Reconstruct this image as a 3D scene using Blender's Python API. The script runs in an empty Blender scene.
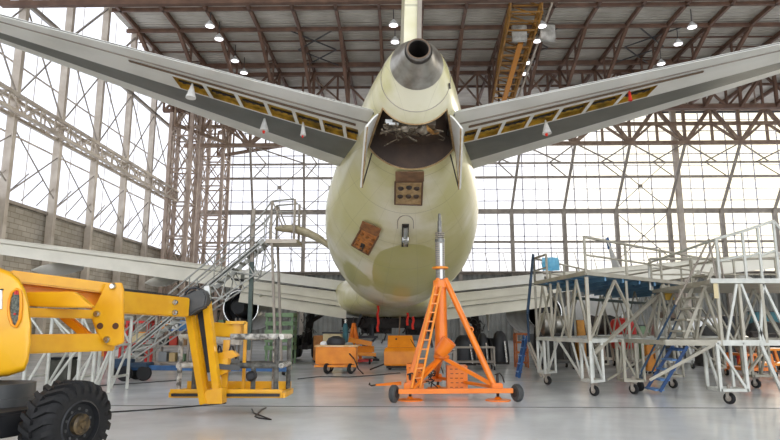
import bpy, bmesh, math, random
from mathutils import Vector as V, Matrix as MX
R = random.Random(7)
PI = math.pi
sc = bpy.context.scene
COL = sc.collection
# ------------------------------------------------------------------ camera model (used to place things at their real depth)
FPX, PITCH, YAW, EYE = 615.0, math.radians(9.96), math.radians(1.19), 1.7
def ray(px, py):
    xc = (px - 390) / FPX; yc = (220 - py) / FPX
    yr = math.cos(PITCH) - yc * math.sin(PITCH); z = math.sin(PITCH) + yc * math.cos(PITCH)
    x = xc * math.cos(YAW) - yr * math.sin(YAW); y = xc * math.sin(YAW) + yr * math.cos(YAW)
    return x / y, z / y
def at(px, py, Y):
    a, b = ray(px, py); return V((a * Y, Y, EYE + b * Y))
def onz(px, py, z=0.0):
    a, b = ray(px, py); Y = (z - EYE) / b; return V((a * Y, Y, z))
# ------------------------------------------------------------------ materials
def lin(h):
    h = h.lstrip('#'); c = [int(h[i:i + 2], 16) / 255 for i in (0, 2, 4)]
    return tuple((x / 12.92 if x <= .04045 else ((x + .055) / 1.055) ** 2.4) for x in c) + (1,)
MATS = {}
def nd(nt, t, **k):
    n = nt.nodes.new(t)
    for a, b in k.items():
        if hasattr(n, a): setattr(n, a, b)
        else: n.inputs[a].default_value = b
    return n
def mat(name, col, rough=.5, metal=0., col2=None, scale=3., amt=1., bump=0., bscale=40., stretch=None, detail=4, coat=0.):
    """plain surface with a soft two-tone mottling and fine bump"""
    if name in MATS: return MATS[name]
    m = bpy.data.materials.new(name); m.use_nodes = True; nt = m.node_tree; nt.nodes.clear()
    out = nd(nt, 'ShaderNodeOutputMaterial'); p = nd(nt, 'ShaderNodeBsdfPrincipled')
    nt.links.new(p.outputs[0], out.inputs[0])
    p.inputs['Roughness'].default_value = rough; p.inputs['Metallic'].default_value = metal
    if coat: p.inputs['Coat Weight'].default_value = coat
    tc = nd(nt, 'ShaderNodeTexCoord'); src = tc.outputs['Object']
    if stretch:
        mp = nd(nt, 'ShaderNodeMapping'); mp.inputs['Scale'].default_value = stretch
        nt.links.new(src, mp.inputs[0]); src = mp.outputs[0]
    no = nd(nt, 'ShaderNodeTexNoise'); no.inputs['Scale'].default_value = scale; no.inputs['Detail'].default_value = detail
    nt.links.new(src, no.inputs['Vector'])
    rp = nd(nt, 'ShaderNodeValToRGB'); rp.color_ramp.elements[0].position = .38; rp.color_ramp.elements[1].position = .66
    rp.color_ramp.elements[0].color = lin(col)
    c2 = col2 or col
    rp.color_ramp.elements[1].color = lin(c2)
    nt.links.new(no.outputs['Fac'], rp.inputs[0]); nt.links.new(rp.outputs[0], p.inputs['Base Color'])
    if bump:
        n2 = nd(nt, 'ShaderNodeTexNoise'); n2.inputs['Scale'].default_value = bscale
        b = nd(nt, 'ShaderNodeBump'); b.inputs['Strength'].default_value = bump; b.inputs['Distance'].default_value = .02
        nt.links.new(src, n2.inputs['Vector']); nt.links.new(n2.outputs['Fac'], b.inputs['Height']); nt.links.new(b.outputs[0], p.inputs['Normal'])
    MATS[name] = m; return m
def P(m): return [n for n in m.node_tree.nodes if n.type == 'BSDF_PRINCIPLED'][0]

STEEL_BROWN = mat('brown_painted_steel', '#7d6552', .6, 0, '#96806a', 1.2)
STEEL_RUST = mat('reddish_painted_steel', '#5c4232', .6, 0, '#735542', .8)
STEEL_GREY = mat('grey_painted_steel', '#8d8479', .6, 0, '#a89d8e', .9)
STEEL_PALE = mat('pale_painted_steel', '#cabfaf', .55, 0, '#b3a594', .9)
STEEL_DARK = mat('dark_steel', '#40403f', .55, .2, '#54524d', 1.5)
CREAM = None
BEIGE = mat('beige_scaffold_paint', '#979180', .5, 0, '#aaa493', 2.5)
WHITEP = mat('white_scaffold_paint', '#c4c4ba', .45, 0, '#aeaea4', 3)
WALU = mat('aluminium', '#b9bab4', .38, .75, '#a3a49d', 3)
YEL = mat('lift_yellow_paint', '#e6ab10', .38, 0, '#d99a08', 2.2, bump=.02, bscale=60, coat=.25)
YEL2 = mat('lift_deep_yellow_paint', '#f29a06', .4, 0, '#e88c04', 2.2)
ORA = mat('orange_paint', '#ea7e10', .4, 0, '#e0720a', 2.5, coat=.2)
ORA2 = mat('cart_orange_paint', '#ec9018', .42, 0, '#de8010', 2.5)
CRANE = mat('crane_amber_paint', '#a8762c', .5, 0, '#7d5a26', .7)
RUB = mat('black_rubber', '#0e0e0e', .75, 0, '#171616', 6, bump=.15, bscale=30)
RUBG = mat('grey_rubber', '#3a3b3a', .7, 0, '#4a4a48', 6)
BLK = mat('black_paint', '#17181a', .5, 0, '#232325', 3)
DKG = mat('dark_grey_paint', '#3b3c3b', .55, 0, '#4a4a48', 3)
CHROME = mat('bright_metal', '#c9c9c4', .22, 1., '#b4b4ae', 3)
TITAN = mat('bare_titanium', '#b4b0a6', .35, .85, '#8f8a80', 3.5)
SOOT = mat('sooty_metal', '#2c2724', .7, .2, '#3b342e', 4)
BAYDARK = mat('bay_interior_brown', '#3a2c22', .7, 0, '#4b392b', 3)
BROWNP = mat('brown_primer_panel', '#b0946a', .6, 0, '#8f7348', 9)
RUSTP = mat('rusty_orange_primer', '#cc8238', .6, 0, '#9c5c28', 9)
GREYSKIN = mat('bare_grey_skin', '#6f6f68', .4, .25, '#62625c', 1.4)
WSKIN = mat('white_composite_skin', '#e2e0d7', .4, 0, '#d3d1c7', 1.2)
LSKIN = mat('pale_leading_edge_skin', '#dedcd3', .35, .05, '#cfcdc3', 1.2)
OLIVE = mat('yellow_green_primer', '#c49c34', .6, 0, '#7d6220', 3.5)
WINGG = mat('wing_grey_cream', '#e0dccd', .42, 0, '#d2cebf', 1.)
WINGW = mat('wing_white', '#e2e0d8', .4, 0, '#d8d6cc', 1.)
BLUE = mat('blue_step_paint', '#275a94', .45, 0, '#1d4676', 4)
BLUETREAD = mat('pale_blue_tread', '#6f97c8', .5, 0, '#5a84b8', 5)
NAVY = mat('dark_blue_steel', '#1d3346', .5, 0, '#27425a', 3)
DECKBLUE = mat('blue_deck_underside', '#4a7390', .5, 0, '#5f89a4', 1.5)
GREENP = mat('green_stand_paint', '#7f9a72', .55, 0, '#6b8660', 3)
RED = mat('red_paint', '#c02418', .45, 0, '#a81c14', 4)
REDC = mat('red_cloth', '#d8301c', .8, 0, '#c02416', 8)
WHITEC = mat('white_cloth', '#e4e2dc', .85, 0, '#d2d0c8', 8)
FOAM = mat('worn_foam_wrap', '#5a5750', .9, 0, '#cfcbc0', 9, bump=.2, bscale=40)
FOAMW = mat('pale_foam_wrap', '#d4d0c4', .9, 0, '#a9a598', 9, bump=.2, bscale=40)
FOAMD = mat('dark_foam_wrap', '#3f3e3a', .9, 0, '#6c6a62', 9, bump=.2, bscale=40)
CARD = mat('pale_cardboard', '#c8b890', .8, 0, '#b7a67e', 4)
TEAL = mat('teal_paint', '#2e6a72', .5, 0, '#25585f', 3)
SIGNY = mat('yellow_sign_board', '#d2a632', .5, 0, '#c49a2c', 5)
PINKW = mat('pinkish_sign_board', '#c9b3a8', .5, 0, '#bda79c', 5)
WHITEM = mat('white_enamel', '#e8e8e4', .35)
LAMPM = None

def lamp_mat():
    m = bpy.data.materials.new('lamp_glow'); m.use_nodes = True; nt = m.node_tree; nt.nodes.clear()
    o = nd(nt, 'ShaderNodeOutputMaterial'); e = nd(nt, 'ShaderNodeEmission'); e.inputs[0].default_value = (1, .95, .98, 1); e.inputs[1].default_value = 3.5
    nt.links.new(e.outputs[0], o.inputs[0]); return m
LAMPM = lamp_mat()

def glass_mat(name, tint, milk, streak):
    """weathered glazing: mostly lets the daylight through, partly milky"""
    m = bpy.data.materials.new(name); m.use_nodes = True; nt = m.node_tree; nt.nodes.clear()
    o = nd(nt, 'ShaderNodeOutputMaterial'); mx = nd(nt, 'ShaderNodeMixShader'); t = nd(nt, 'ShaderNodeBsdfTransparent'); d = nd(nt, 'ShaderNodeBsdfTranslucent')
    t.inputs[0].default_value = tint; d.inputs[0].default_value = (.75, .76, .78, 1)
    tc = nd(nt, 'ShaderNodeTexCoord'); mp = nd(nt, 'ShaderNodeMapping'); mp.inputs['Scale'].default_value = (1, 1, 1)
    n = nd(nt, 'ShaderNodeTexNoise'); n.inputs['Scale'].default_value = streak; n.inputs['Detail'].default_value = 6
    r = nd(nt, 'ShaderNodeValToRGB'); r.color_ramp.elements[0].position = .35; r.color_ramp.elements[0].color = (milk, milk, milk, 1)
    r.color_ramp.elements[1].position = .75; r.color_ramp.elements[1].color = (milk + .12,) * 3 + (1,)
    nt.links.new(tc.outputs['Object'], mp.inputs[0]); nt.links.new(mp.outputs[0], n.inputs['Vector']); nt.links.new(n.outputs['Fac'], r.inputs[0])
    nt.links.new(r.outputs[0], mx.inputs[0]); nt.links.new(t.outputs[0], mx.inputs[1]); nt.links.new(d.outputs[0], mx.inputs[2]); nt.links.new(mx.outputs[0], o.inputs[0])
    return m
GLASS = glass_mat('weathered_glazing', (.40, .405, .43, 1), .05, .25)
GLASSL = glass_mat('scratched_glazing', (.43, .43, .445, 1), .05, .5)

def floor_mat():
    m = bpy.data.materials.new('polished_hangar_floor'); m.use_nodes = True; nt = m.node_tree; nt.nodes.clear()
    o = nd(nt, 'ShaderNodeOutputMaterial'); p = nd(nt, 'ShaderNodeBsdfPrincipled'); nt.links.new(p.outputs[0], o.inputs[0])
    tc = nd(nt, 'ShaderNodeTexCoord')
    n = nd(nt, 'ShaderNodeTexNoise'); n.inputs['Scale'].default_value = .35; n.inputs['Detail'].default_value = 8; n.inputs['Roughness'].default_value = .62
    nt.links.new(tc.outputs['Object'], n.inputs['Vector'])
    r = nd(nt, 'ShaderNodeValToRGB'); e = r.color_ramp.elements
    e[0].position = .3; e[0].color = lin('#c2c4c3'); e[1].position = .7; e[1].color = lin('#e0e2e2')
    nt.links.new(n.outputs['Fac'], r.inputs[0]); nt.links.new(r.outputs[0], p.inputs['Base Color'])
    r2 = nd(nt, 'ShaderNodeValToRGB'); r2.color_ramp.elements[0].color = (.10,) * 3 + (1,); r2.color_ramp.elements[1].color = (.26,) * 3 + (1,)
    n3 = nd(nt, 'ShaderNodeTexNoise'); n3.inputs['Scale'].default_value = .8; n3.inputs['Detail'].default_value = 6
    nt.links.new(tc.outputs['Object'], n3.inputs['Vector']); nt.links.new(n3.outputs['Fac'], r2.inputs[0]); nt.links.new(r2.outputs[0], p.inputs['Roughness'])
    n2 = nd(nt, 'ShaderNodeTexNoise'); n2.inputs['Scale'].default_value = 2.; b = nd(nt, 'ShaderNodeBump'); b.inputs['Strength'].default_value = .05; b.inputs['Distance'].default_value = .05
    nt.links.new(tc.outputs['Object'], n2.inputs['Vector']); nt.links.new(n2.outputs['Fac'], b.inputs['Height']); nt.links.new(b.outputs[0], p.inputs['Normal'])
    p.inputs['IOR'].default_value = 1.6
    return m
FLOORM = floor_mat()

def corrug_mat(name, c1, c2, axis, period, rough=.6, line=None):
    """corrugated sheet: regular ribs as bump, soft dirt in the colour"""
    m = mat(name, c1, rough, 0, c2, .35); nt = m.node_tree; p = P(m)
    tc = nd(nt, 'ShaderNodeTexCoord'); sx = nd(nt, 'ShaderNodeSeparateXYZ'); nt.links.new(tc.outputs['Object'], sx.inputs[0])
    mu = nd(nt, 'ShaderNodeMath', operation='MULTIPLY'); mu.inputs[1].default_value = 2 * PI / period
    nt.links.new(sx.outputs[axis], mu.inputs[0]); si = nd(nt, 'ShaderNodeMath', operation='SINE'); nt.links.new(mu.outputs[0], si.inputs[0])
    b = nd(nt, 'ShaderNodeBump'); b.inputs['Strength'].default_value = 1.; b.inputs['Distance'].default_value = period * .12
    nt.links.new(si.outputs[0], b.inputs['Height']); nt.links.new(b.outputs[0], p.inputs['Normal'])
    return m
ROOFM = corrug_mat('corrugated_roof_sheet', '#c9c3b6', '#b0a99b', 1, .55)
WALLC = corrug_mat('corrugated_wall_sheet', '#7a7b75', '#93938b', 0, .7)

def brick_mat():
    m = bpy.data.materials.new('whitewashed_brick'); m.use_nodes = True; nt = m.node_tree; nt.nodes.clear()
    o = nd(nt, 'ShaderNodeOutputMaterial'); p = nd(nt, 'ShaderNodeBsdfPrincipled'); nt.links.new(p.outputs[0], o.inputs[0]); p.inputs['Roughness'].default_value = .85
    tc = nd(nt, 'ShaderNodeTexCoord'); sx = nd(nt, 'ShaderNodeSeparateXYZ'); cb = nd(nt, 'ShaderNodeCombineXYZ')
    nt.links.new(tc.outputs['Object'], sx.inputs[0]); nt.links.new(sx.outputs[1], cb.inputs[0]); nt.links.new(sx.outputs[2], cb.inputs[1])
    k = nd(nt, 'ShaderNodeTexBrick'); k.inputs['Scale'].default_value = 1.; k.inputs['Brick Width'].default_value = 1.1; k.inputs['Row Height'].default_value = .42; k.inputs['Mortar Size'].default_value = .03
    k.inputs['Color1'].default_value = lin('#b8ae9c'); k.inputs['Color2'].default_value = lin('#c8c0b0'); k.inputs['Mortar'].default_value = lin('#9c9282')
    nt.links.new(cb.outputs[0], k.inputs['Vector'])
    n = nd(nt, 'ShaderNodeTexNoise'); n.inputs['Scale'].default_value = .6; n.inputs['Detail'].default_value = 8; nt.links.new(cb.outputs[0], n.inputs['Vector'])
    mx = nd(nt, 'ShaderNodeMixRGB'); mx.blend_type = 'MULTIPLY'; mx.inputs[0].default_value = .6
    r = nd(nt, 'ShaderNodeValToRGB'); r.color_ramp.elements[0].position = .3; r.color_ramp.elements[0].color = (.5, .48, .44, 1); r.color_ramp.elements[1].position = .6
    nt.links.new(n.outputs['Fac'], r.inputs[0]); nt.links.new(k.outputs[0], mx.inputs[1]); nt.links.new(r.outputs[0], mx.inputs[2]); nt.links.new(mx.outputs[0], p.inputs['Base Color'])
    return m
BRICK = brick_mat()

# ------------------------------------------------------------------ mesh builder
ORG = {}
class MB:
    def __init__(s): s.v = []; s.f = []
    def add(s, vs, fs):
        o = len(s.v); s.v += [V(x) for x in vs]; s.f += [tuple(i + o for i in f) for f in fs]; return s
    def bar(s, p, q, w, h=None, up=None):
        p, q = V(p), V(q); h = h or w; d = (q - p)
        if d.length < 1e-6: return s
        d.normalize(); up = V(up) if up else V((0, 0, 1))
        a = d.cross(up)
        if a.length < 1e-3: a = d.cross(V((1, 0, 0)))
        a.normalize(); b = a.cross(d).normalized()
        vs = []
        for c in (p, q):
            for i, j in ((-1, -1), (1, -1), (1, 1), (-1, 1)): vs.append(c + a * (i * w / 2) + b * (j * h / 2))
        return s.add(vs, [(0, 3, 2, 1), (4, 5, 6, 7), (0, 1, 5, 4), (1, 2, 6, 5), (2, 3, 7, 6), (3, 0, 4, 7)])
    def box(s, c, sx, sy, sz, rz=0.):
        c = V(c); m = MX.Rotation(rz, 3, 'Z'); vs = [c + m @ V((i * sx / 2, j * sy / 2, k * sz / 2)) for k in (-1, 1) for i, j in ((-1, -1), (1, -1), (1, 1), (-1, 1))]
        return s.add(vs, [(0, 3, 2, 1), (4, 5, 6, 7), (0, 1, 5, 4), (1, 2, 6, 5), (2, 3, 7, 6), (3, 0, 4, 7)])
    def lathe(s, o, ax, prof, n=16, cap=True):
        o = V(o); d = V(ax).normalized(); a = d.orthogonal().normalized(); b = d.cross(a); vs = []
        for t, r in prof:
            for i in range(n):
                g = 2 * PI * i / n; vs.append(o + d * t + (a * math.cos(g) + b * math.sin(g)) * max(r, 1e-4))
        fs = [(k * n + i, k * n + (i + 1) % n, (k + 1) * n + (i + 1) % n, (k + 1) * n + i) for k in range(len(prof) - 1) for i in range(n)]
        if cap: fs += [tuple(reversed(range(n))), tuple(range((len(prof) - 1) * n, len(prof) * n))]
        return s.add(vs, fs)
    def tube(s, p, q, r, r2=None, n=8):
        p, q = V(p), V(q); L = (q - p).length
        if L < 1e-6: return s
        return s.lathe(p, q - p, [(0, r), (L, r if r2 is None else r2)], n)
    def path(s, pts, r, n=6):
        pts = [V(p) for p in pts]; up = None; vs = []
        for i, p in enumerate(pts):
            t = (pts[min(i + 1, len(pts) - 1)] - pts[max(i - 1, 0)]).normalized()
            up = (up - t * up.dot(t)).normalized() if up else t.orthogonal().normalized()
            b = t.cross(up)
            for k in range(n):
                g = 2 * PI * k / n; vs.append(p + (up * math.cos(g) + b * math.sin(g)) * r)
        m = len(pts)
        fs = [(k * n + i, k * n + (i + 1) % n, (k + 1) * n + (i + 1) % n, (k + 1) * n + i) for k in range(m - 1) for i in range(n)]
        fs += [tuple(reversed(range(n))), tuple(range((m - 1) * n, m * n))]
        return s.add(vs, fs)
    def prism(s, poly, vec):
        poly = [V(p) for p in poly]; vec = V(vec); n = len(poly)
        fs = [tuple(reversed(range(n))), tuple(range(n, 2 * n))] + [(i, (i + 1) % n, n + (i + 1) % n, n + i) for i in range(n)]
        return s.add(poly + [p + vec for p in poly], fs)
    def loft(s, rings, cap=True, closed=True):
        n = len(rings[0]); vs = [p for r in rings for p in r]; m = n if closed else n - 1
        fs = [(k * n + i, k * n + (i + 1) % n, (k + 1) * n + (i + 1) % n, (k + 1) * n + i) for k in range(len(rings) - 1) for i in range(m)]
        if cap and closed: fs += [tuple(reversed(range(n))), tuple(range((len(rings) - 1) * n, len(rings) * n))]
        return s.add(vs, fs)
    def slab(s, grid, th_vec):
        """grid rows of points given thickness along a vector or per-point vectors"""
        nu, nv = len(grid), len(grid[0]); top = [V(p) for r in grid for p in r]
        tv = [V(th_vec)] * len(top) if not isinstance(th_vec, list) else [V(t) for t in th_vec]
        bot = [p + t for p, t in zip(top, tv)]; o = len(top); fs = []
        for i in range(nu - 1):
            for j in range(nv - 1):
                a, b, c, d = i * nv + j, i * nv + j + 1, (i + 1) * nv + j + 1, (i + 1) * nv + j
                fs += [(a, b, c, d), (o + d, o + c, o + b, o + a)]
        for i in range(nu - 1):
            for j in (0, nv - 1): a, d = i * nv + j, (i + 1) * nv + j; fs.append((a, d, o + d, o + a))
        for j in range(nv - 1):
            for i in (0, nu - 1): a, b = i * nv + j, i * nv + j + 1; fs.append((a, b, o + b, o + a))
        return s.add(top + bot, fs)
    def truss(s, p0, p1, q0, q1, n, rc, rw, box=True, x=False):
        """two chords p0-p1 and q0-q1 with zigzag webs"""
        p0, p1, q0, q1 = map(V, (p0, p1, q0, q1))
        s.bar(p0, p1, rc); s.bar(q0, q1, rc)
        for i in range(n):
            a, b = p0.lerp(p1, i / n), p0.lerp(p1, (i + 1) / n); c, d = q0.lerp(q1, i / n), q0.lerp(q1, (i + 1) / n)
            if x: s.bar(a, d, rw); s.bar(c, b, rw)
            else:
                if i % 2: s.bar(a, d, rw)
                else: s.bar(c, b, rw)
            s.bar(a, c, rw)
        s.bar(p1, q1, rw); return s
    def build(s, name, m, parent=None, smooth=False, bevel=0., org=None, sharp=35):
        me = bpy.data.meshes.new(name); o = bpy.data.objects.new(name, me)
        if parent is not None: g = ORG[parent.name]
        elif org is not None: g = V(org)
        else:
            xs = [p.x for p in s.v]; ys = [p.y for p in s.v]
            g = V(((min(xs) + max(xs)) / 2, (min(ys) + max(ys)) / 2, min(p.z for p in s.v)))
        me.from_pydata([tuple(p - g) for p in s.v], [], s.f); me.update()
        bm = bmesh.new(); bm.from_mesh(me); bmesh.ops.recalc_face_normals(bm, faces=bm.faces)
        if bevel: bmesh.ops.bevel(bm, geom=[e for e in bm.edges if len(e.link_faces) == 2 and e.calc_face_angle(0) > .6], offset=bevel, segments=2, affect='EDGES', clamp_overlap=True)
        bm.to_mesh(me); bm.free()
        if smooth or bevel:
            me.polygons.foreach_set('use_smooth', [True] * len(me.polygons)); me.set_sharp_from_angle(angle=math.radians(sharp))
        me.materials.append(m); COL.objects.link(o)
        if parent is not None: o.parent = parent; ORG[o.name] = g
        else: o.location = g; ORG[o.name] = g
        return o
def tag(o, label=None, cat=None, group=None, kind=None):
    if label: o['label'] = label
    if cat: o['category'] = cat
    if group: o['group'] = group
    if kind: o['kind'] = kind
    return o
def thing(name, label, cat, loc=(0, 0, 0), group=None, local=False, rot=(0, 0, 0)):
    o = bpy.data.objects.new(name, None); COL.objects.link(o); o.location = loc; o.rotation_euler = rot; o.empty_display_size = .2
    ORG[o.name] = V((0, 0, 0)) if local else V(loc)
    return tag(o, label, cat, group)
def struct(mb, name, m, parent=None, **k):
    o = mb.build(name, m, parent, **k)
    if parent is None: o['kind'] = 'structure'
    return o
def dup(root, loc, rz=None, label=None, group=None):
    r = root.copy(); COL.objects.link(r); r.location = loc
    if rz is not None: r.rotation_euler = (0, 0, rz)
    if label: r['label'] = label
    if group: r['group'] = group
    ORG[r.name] = V(loc)
    for ch in list(root.children):
        c = ch.copy(); COL.objects.link(c); c.parent = r
        for g in list(ch.children):
            d = g.copy(); COL.objects.link(d); d.parent = c
    return r

# ================================================================== THE HANGAR
XL, XR, YB, YF, ZR = -30., 62., 87., -20., 34.
m = MB(); m.box((16, 26, -.1), 110, 130, .2); struct(m, 'floor', FLOORM, org=(0, 0, 0))
# floor channel and fine joints
m = MB(); m.bar((XL, 14.3, .003), (XR, 13.3, .003), .05, .006); struct(m, 'trim_1', STEEL_DARK)
for k, (a, b) in enumerate((((-30, 20.5), (62, 20.5)), ((-30, 31), (62, 31)))):
    m = MB(); m.bar((a[0], a[1], .002), (b[0], b[1], .002), .03, .004); struct(m, 'trim_%d' % (k + 2), STEEL_GREY)
# ceiling in two sheets with a strip skylight between them
m = MB(); m.box((16, (YF + 74.2) / 2, ZR + .1), XR - XL, 74.2 - YF, .2); m.box((16, (75.3 + YB + .4) / 2, ZR + .1), XR - XL, YB + .4 - 75.3, .2)
struct(m, 'ceiling', ROOFM, org=(0, 0, ZR))
m = MB(); m.box((16, 74.75, ZR + .12), XR - XL, 1.1, .05); sk = struct(m, 'window_40', GLASS)
m = MB()
for i in range(60): m.box((XL + 1.5 * i + .75, 74.75, ZR), .5, 1.1, .12)
struct(m, 'window_frame', STEEL_DARK, sk)
# back wall below the glazing, and its upstand behind the girder
m = MB(); m.box((16, YB + .25, 4.6), XR - XL, .3, 9.2); struct(m, 'wall_back', WALLC, org=(0, YB, 0))
m = MB(); m.box((16, YB - .1, 9.25), XR - XL, .5, .3); struct(m, 'trim_4', STEEL_GREY)
m = MB(); m.box((16, YB + .15, 33.4), XR - XL, .3, 1.2); struct(m, 'trim_5', STEEL_DARK)
# back glazing, bay by bay
xs = [XL] + [.7 + 7.4 * k for k in range(-4 + 1, 9)] + [XR]
wn = 1
for a, b in zip(xs, xs[1:]):
    m = MB(); m.add([(a, YB + .2, 9.4), (b, YB + .2, 9.4), (b, YB + .2, 32.8), (a, YB + .2, 32.8)], [(0, 1, 2, 3)])
    w = struct(m, 'window_%d' % wn, GLASS); wn += 1
    f = MB(); n = max(1, round((b - a) / 1.85))
    for i in range(1, n): x = a + (b - a) * i / n; f.box((x, YB + .1, 21.1), .15 if i % 2 else .1, .1, 23.4)
    z = 9.4; j = 0
    while z < 32.6: f.box(((a + b) / 2, YB + .1, z), b - a, .1, .09 if j % 2 else .13); z += 1.72; j += 1
    struct(f, 'window_frame', mat('pale_muntin_paint', '#d6d6de', .5, 0, '#c6c6d0', 2), w)
for i, z in enumerate((13.7, 18.1, 23.1, 25.2)):
    m = MB(); m.box((16, YB - .35, z), XR - XL, .5, (.28, .65, .28, .2)[i]); struct(m, 'wall_rail', STEEL_GREY)
pc = None
for i, x in enumerate(xs[1:-1]):
    if pc is None:
        m = MB(); m.box((x, YB - .55, 9.1), .5, .6, 18.2); pc = struct(m, 'wall_column', STEEL_GREY)
    else: c = dup(pc, (x, YB - .55, 0))
m = MB(); m.box((38.6, YB - 2.2, 17), .7, .6, 34); struct(m, 'wall_column', STEEL_PALE)
# wind girder in front of the glazing with slanting struts and K-braces
YG = 81.
m = MB()
m.bar((XL, YG, 31.4), (XR, YG, 31.4), .55, .9); m.bar((XL, YG, 29.1), (XR, YG, 29.1), .4, .45); m.bar((XL, YG, 26.4), (XR, YG, 26.4), .5, .5)
struct(m, 'door_girder', STEEL_BROWN)
for k in range(-3, 8):
    x = .7 + 7.4 * k
    m = MB(); m.bar((x + .6, YG, 31.4), (x + .6, YG, 26.4), .35); m.bar((x + .6, YG, 26.4), (x + 3.7, YG, 29.1), .3); m.bar((x + .6, YG, 26.4), (x - 3.1, YG, 29.1), .3)
    m.bar((x + 4.3, YG, 31.4), (x + .6, YG, 26.4), .45); m.bar((x - 3.1, YG, 31.4), (x + .6, YG, 26.4), .45); m.bar((x + 4.3, YG, 31.4), (x + 4.3, YG, 26.4), .3)
    struct(m, 'girder_brace', STEEL_BROWN)
    m = MB(); m.bar((x + .6, YG, 26.4), (x, YB - .7, 18.2), .3); p = V((x + .6, YG, 26.4)).lerp(V((x, YB - .7, 18.2)), .52)
    q = V((x - 1.7 if x > 0 else x + 1.7, YB - .6, 25.2)); m.bar((x + .6, YG, 26.4), q, .14); m.bar(p, q, .14)
    m.bar((x + .6, YG, 26.4), (x + 7.4, YB - .6, 25.2), .16)
    struct(m, 'wind_strut', STEEL_GREY)
for k in (-3, -2, 4):
    x = .7 + 7.4 * k; m = MB(); m.bar((x, YB - .5, 18.4), (x + 7.4, YB - .5, 25), .1); m.bar((x, YB - .5, 25), (x + 7.4, YB - .5, 18.4), .1); m.box((x + 3.7, YB - .5, 21.7), .6, .15, .5)
    m.bar((x, YB - .5, 11.2), (x + 7.4, YB - .5, 17.8), .1); m.bar((x, YB - .5, 17.8), (x + 7.4, YB - .5, 11.2), .1)
    struct(m, 'cross_brace', STEEL_GREY)
# catwalk railing at the foot of the back glazing
m = MB(); m.bar((XL, YB - 2.4, 11.9), (XR, YB - 2.4, 11.9), .1); m.bar((XL, YB - 1.6, 9.3), (XR, YB - 1.6, 9.3), 1.6, .15)
for i in range(38): x = XL + 2.45 * i; m.bar((x + .3, YB - 2.4, 9.3), (x - .3, YB - 2.4, 11.9), .07)
struct(m, 'catwalk', STEEL_GREY)
# left wall: brick base, columns, glazing
SB = 11.1
m = MB(); m.box((XL - .25, 33.5, SB / 2), .5, 107, SB); struct(m, 'wall_left', BRICK, org=(XL, 0, 0))
m = MB(); m.box((XL - .05, 33.5, SB + .05), .7, 107, .25); struct(m, 'trim_6', STEEL_GREY)
ys = [6.2 + 6.3 * k for k in range(-4, 13)] + [YB]
for a, b in zip(ys, ys[1:]):
    m = MB(); m.add([(XL - .2, a, SB), (XL - .2, b, SB), (XL - .2, b, ZR), (XL - .2, a, ZR)], [(0, 1, 2, 3)])
    w = struct(m, 'window_%d' % wn, GLASSL); wn += 1
    f = MB()
    for z in (16.4, 22., 27.6): f.bar((XL - .1, a, z), (XL - .1, b, z), .1, .12)
    f.bar((XL - .1, (a + b) / 2, SB), (XL - .1, (a + b) / 2, ZR), .05)
    struct(f, 'window_frame', STEEL_PALE, w)
pc = None
for y in ys[:-1]:
    if pc is None:
        m = MB(); m.box((XL + .45, y, 17), .6, .42, 34); pc = struct(m, 'wall_column', STEEL_PALE)
    else: dup(pc, (XL + .45, y, 0))
for i, y in enumerate(ys[8:-1]):
    m = MB(); y2 = y + 6.3
    m.bar((XL + .6, y, SB + .4), (XL + .6, y2, SB + 5), .09)
    m.bar((XL + .6, y, SB + 5.6), (XL + .6, y2, SB + 1.2), .08)
    m.bar((XL + .6, y, 19.2), (XL + .6, y2, 26.6), .1); m.bar((XL + .6, y, 26.6), (XL + .6, y2, 19.2), .1)
    m.bar((XL + .6, y, 27), (XL + .6, y2, 33.4), .16); m.bar((XL + .6, y, 26.8), (XL + .6, y2, 26.8), .3)
    for j in range(3): m.bar((XL + .5, y + j * 2, SB + .3), (XL + .5, y + j * 2 + 2.6, SB + 2.6), .07)
    struct(m, 'wall_brace', STEEL_GREY)
# gantry walkway along the left wall
m = MB(); g0, g1 = 28., 76.
for x in (-28.6, -29.5):
    m.truss((x, g0, 18.8), (x, g1, 18.8), (x, g0, 17.5), (x, g1, 17.5), 24, .26, .11)
for i in range(25): y = g0 + 2 * i; m.bar((-28.6, y, 17.5), (-29.5, y, 17.5), .11); m.bar((-28.6, y, 18.8), (-29.5, y, 18.8), .11)
struct(m, 'gantry_walkway', STEEL_PALE)
# lattice towers in the far left corner
for (cx, cy, w) in ((-27.6, 74.5, 2.6), (-26.6, 84.2, 3.0)):
    m = MB(); n = 8; zt = 33.8
    for dx in (-1, 1):
        for dy in (-1, 1): m.bar((cx + dx * w / 2, cy + dy * w / 2, 0), (cx + dx * w / 2, cy + dy * w / 2, zt), .42)
    for i in range(n):
        z0, z1 = zt * i / n, zt * (i + 1) / n
        for (a, b) in (((-1, -1), (1, -1)), ((-1, 1), (1, 1)), ((-1, -1), (-1, 1)), ((1, -1), (1, 1))):
            pa = (cx + a[0] * w / 2, cy + a[1] * w / 2); pb = (cx + b[0] * w / 2, cy + b[1] * w / 2)
            m.bar((*pa, z0), (*pb, z1), .13); m.bar((*pb, z0), (*pa, z1), .13); m.bar((*pa, z1), (*pb, z1), .18)
    struct(m, 'lattice_tower', mat('pinkish_tower_paint', '#a08c7c', .6, 0, '#b5a292', 1))
m = MB()
m.truss((-27, 86.3, 30), (-14, 80.6, 31), (-27, 86.3, 26.4), (-14, 80.6, 26.6), 5, .4, .22)
m.truss((-28, 72, 30), (-24, 80.6, 31), (-28, 72, 26.4), (-24, 80.6, 26.6), 4, .4, .22)
struct(m, 'corner_truss', STEEL_BROWN)
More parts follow.
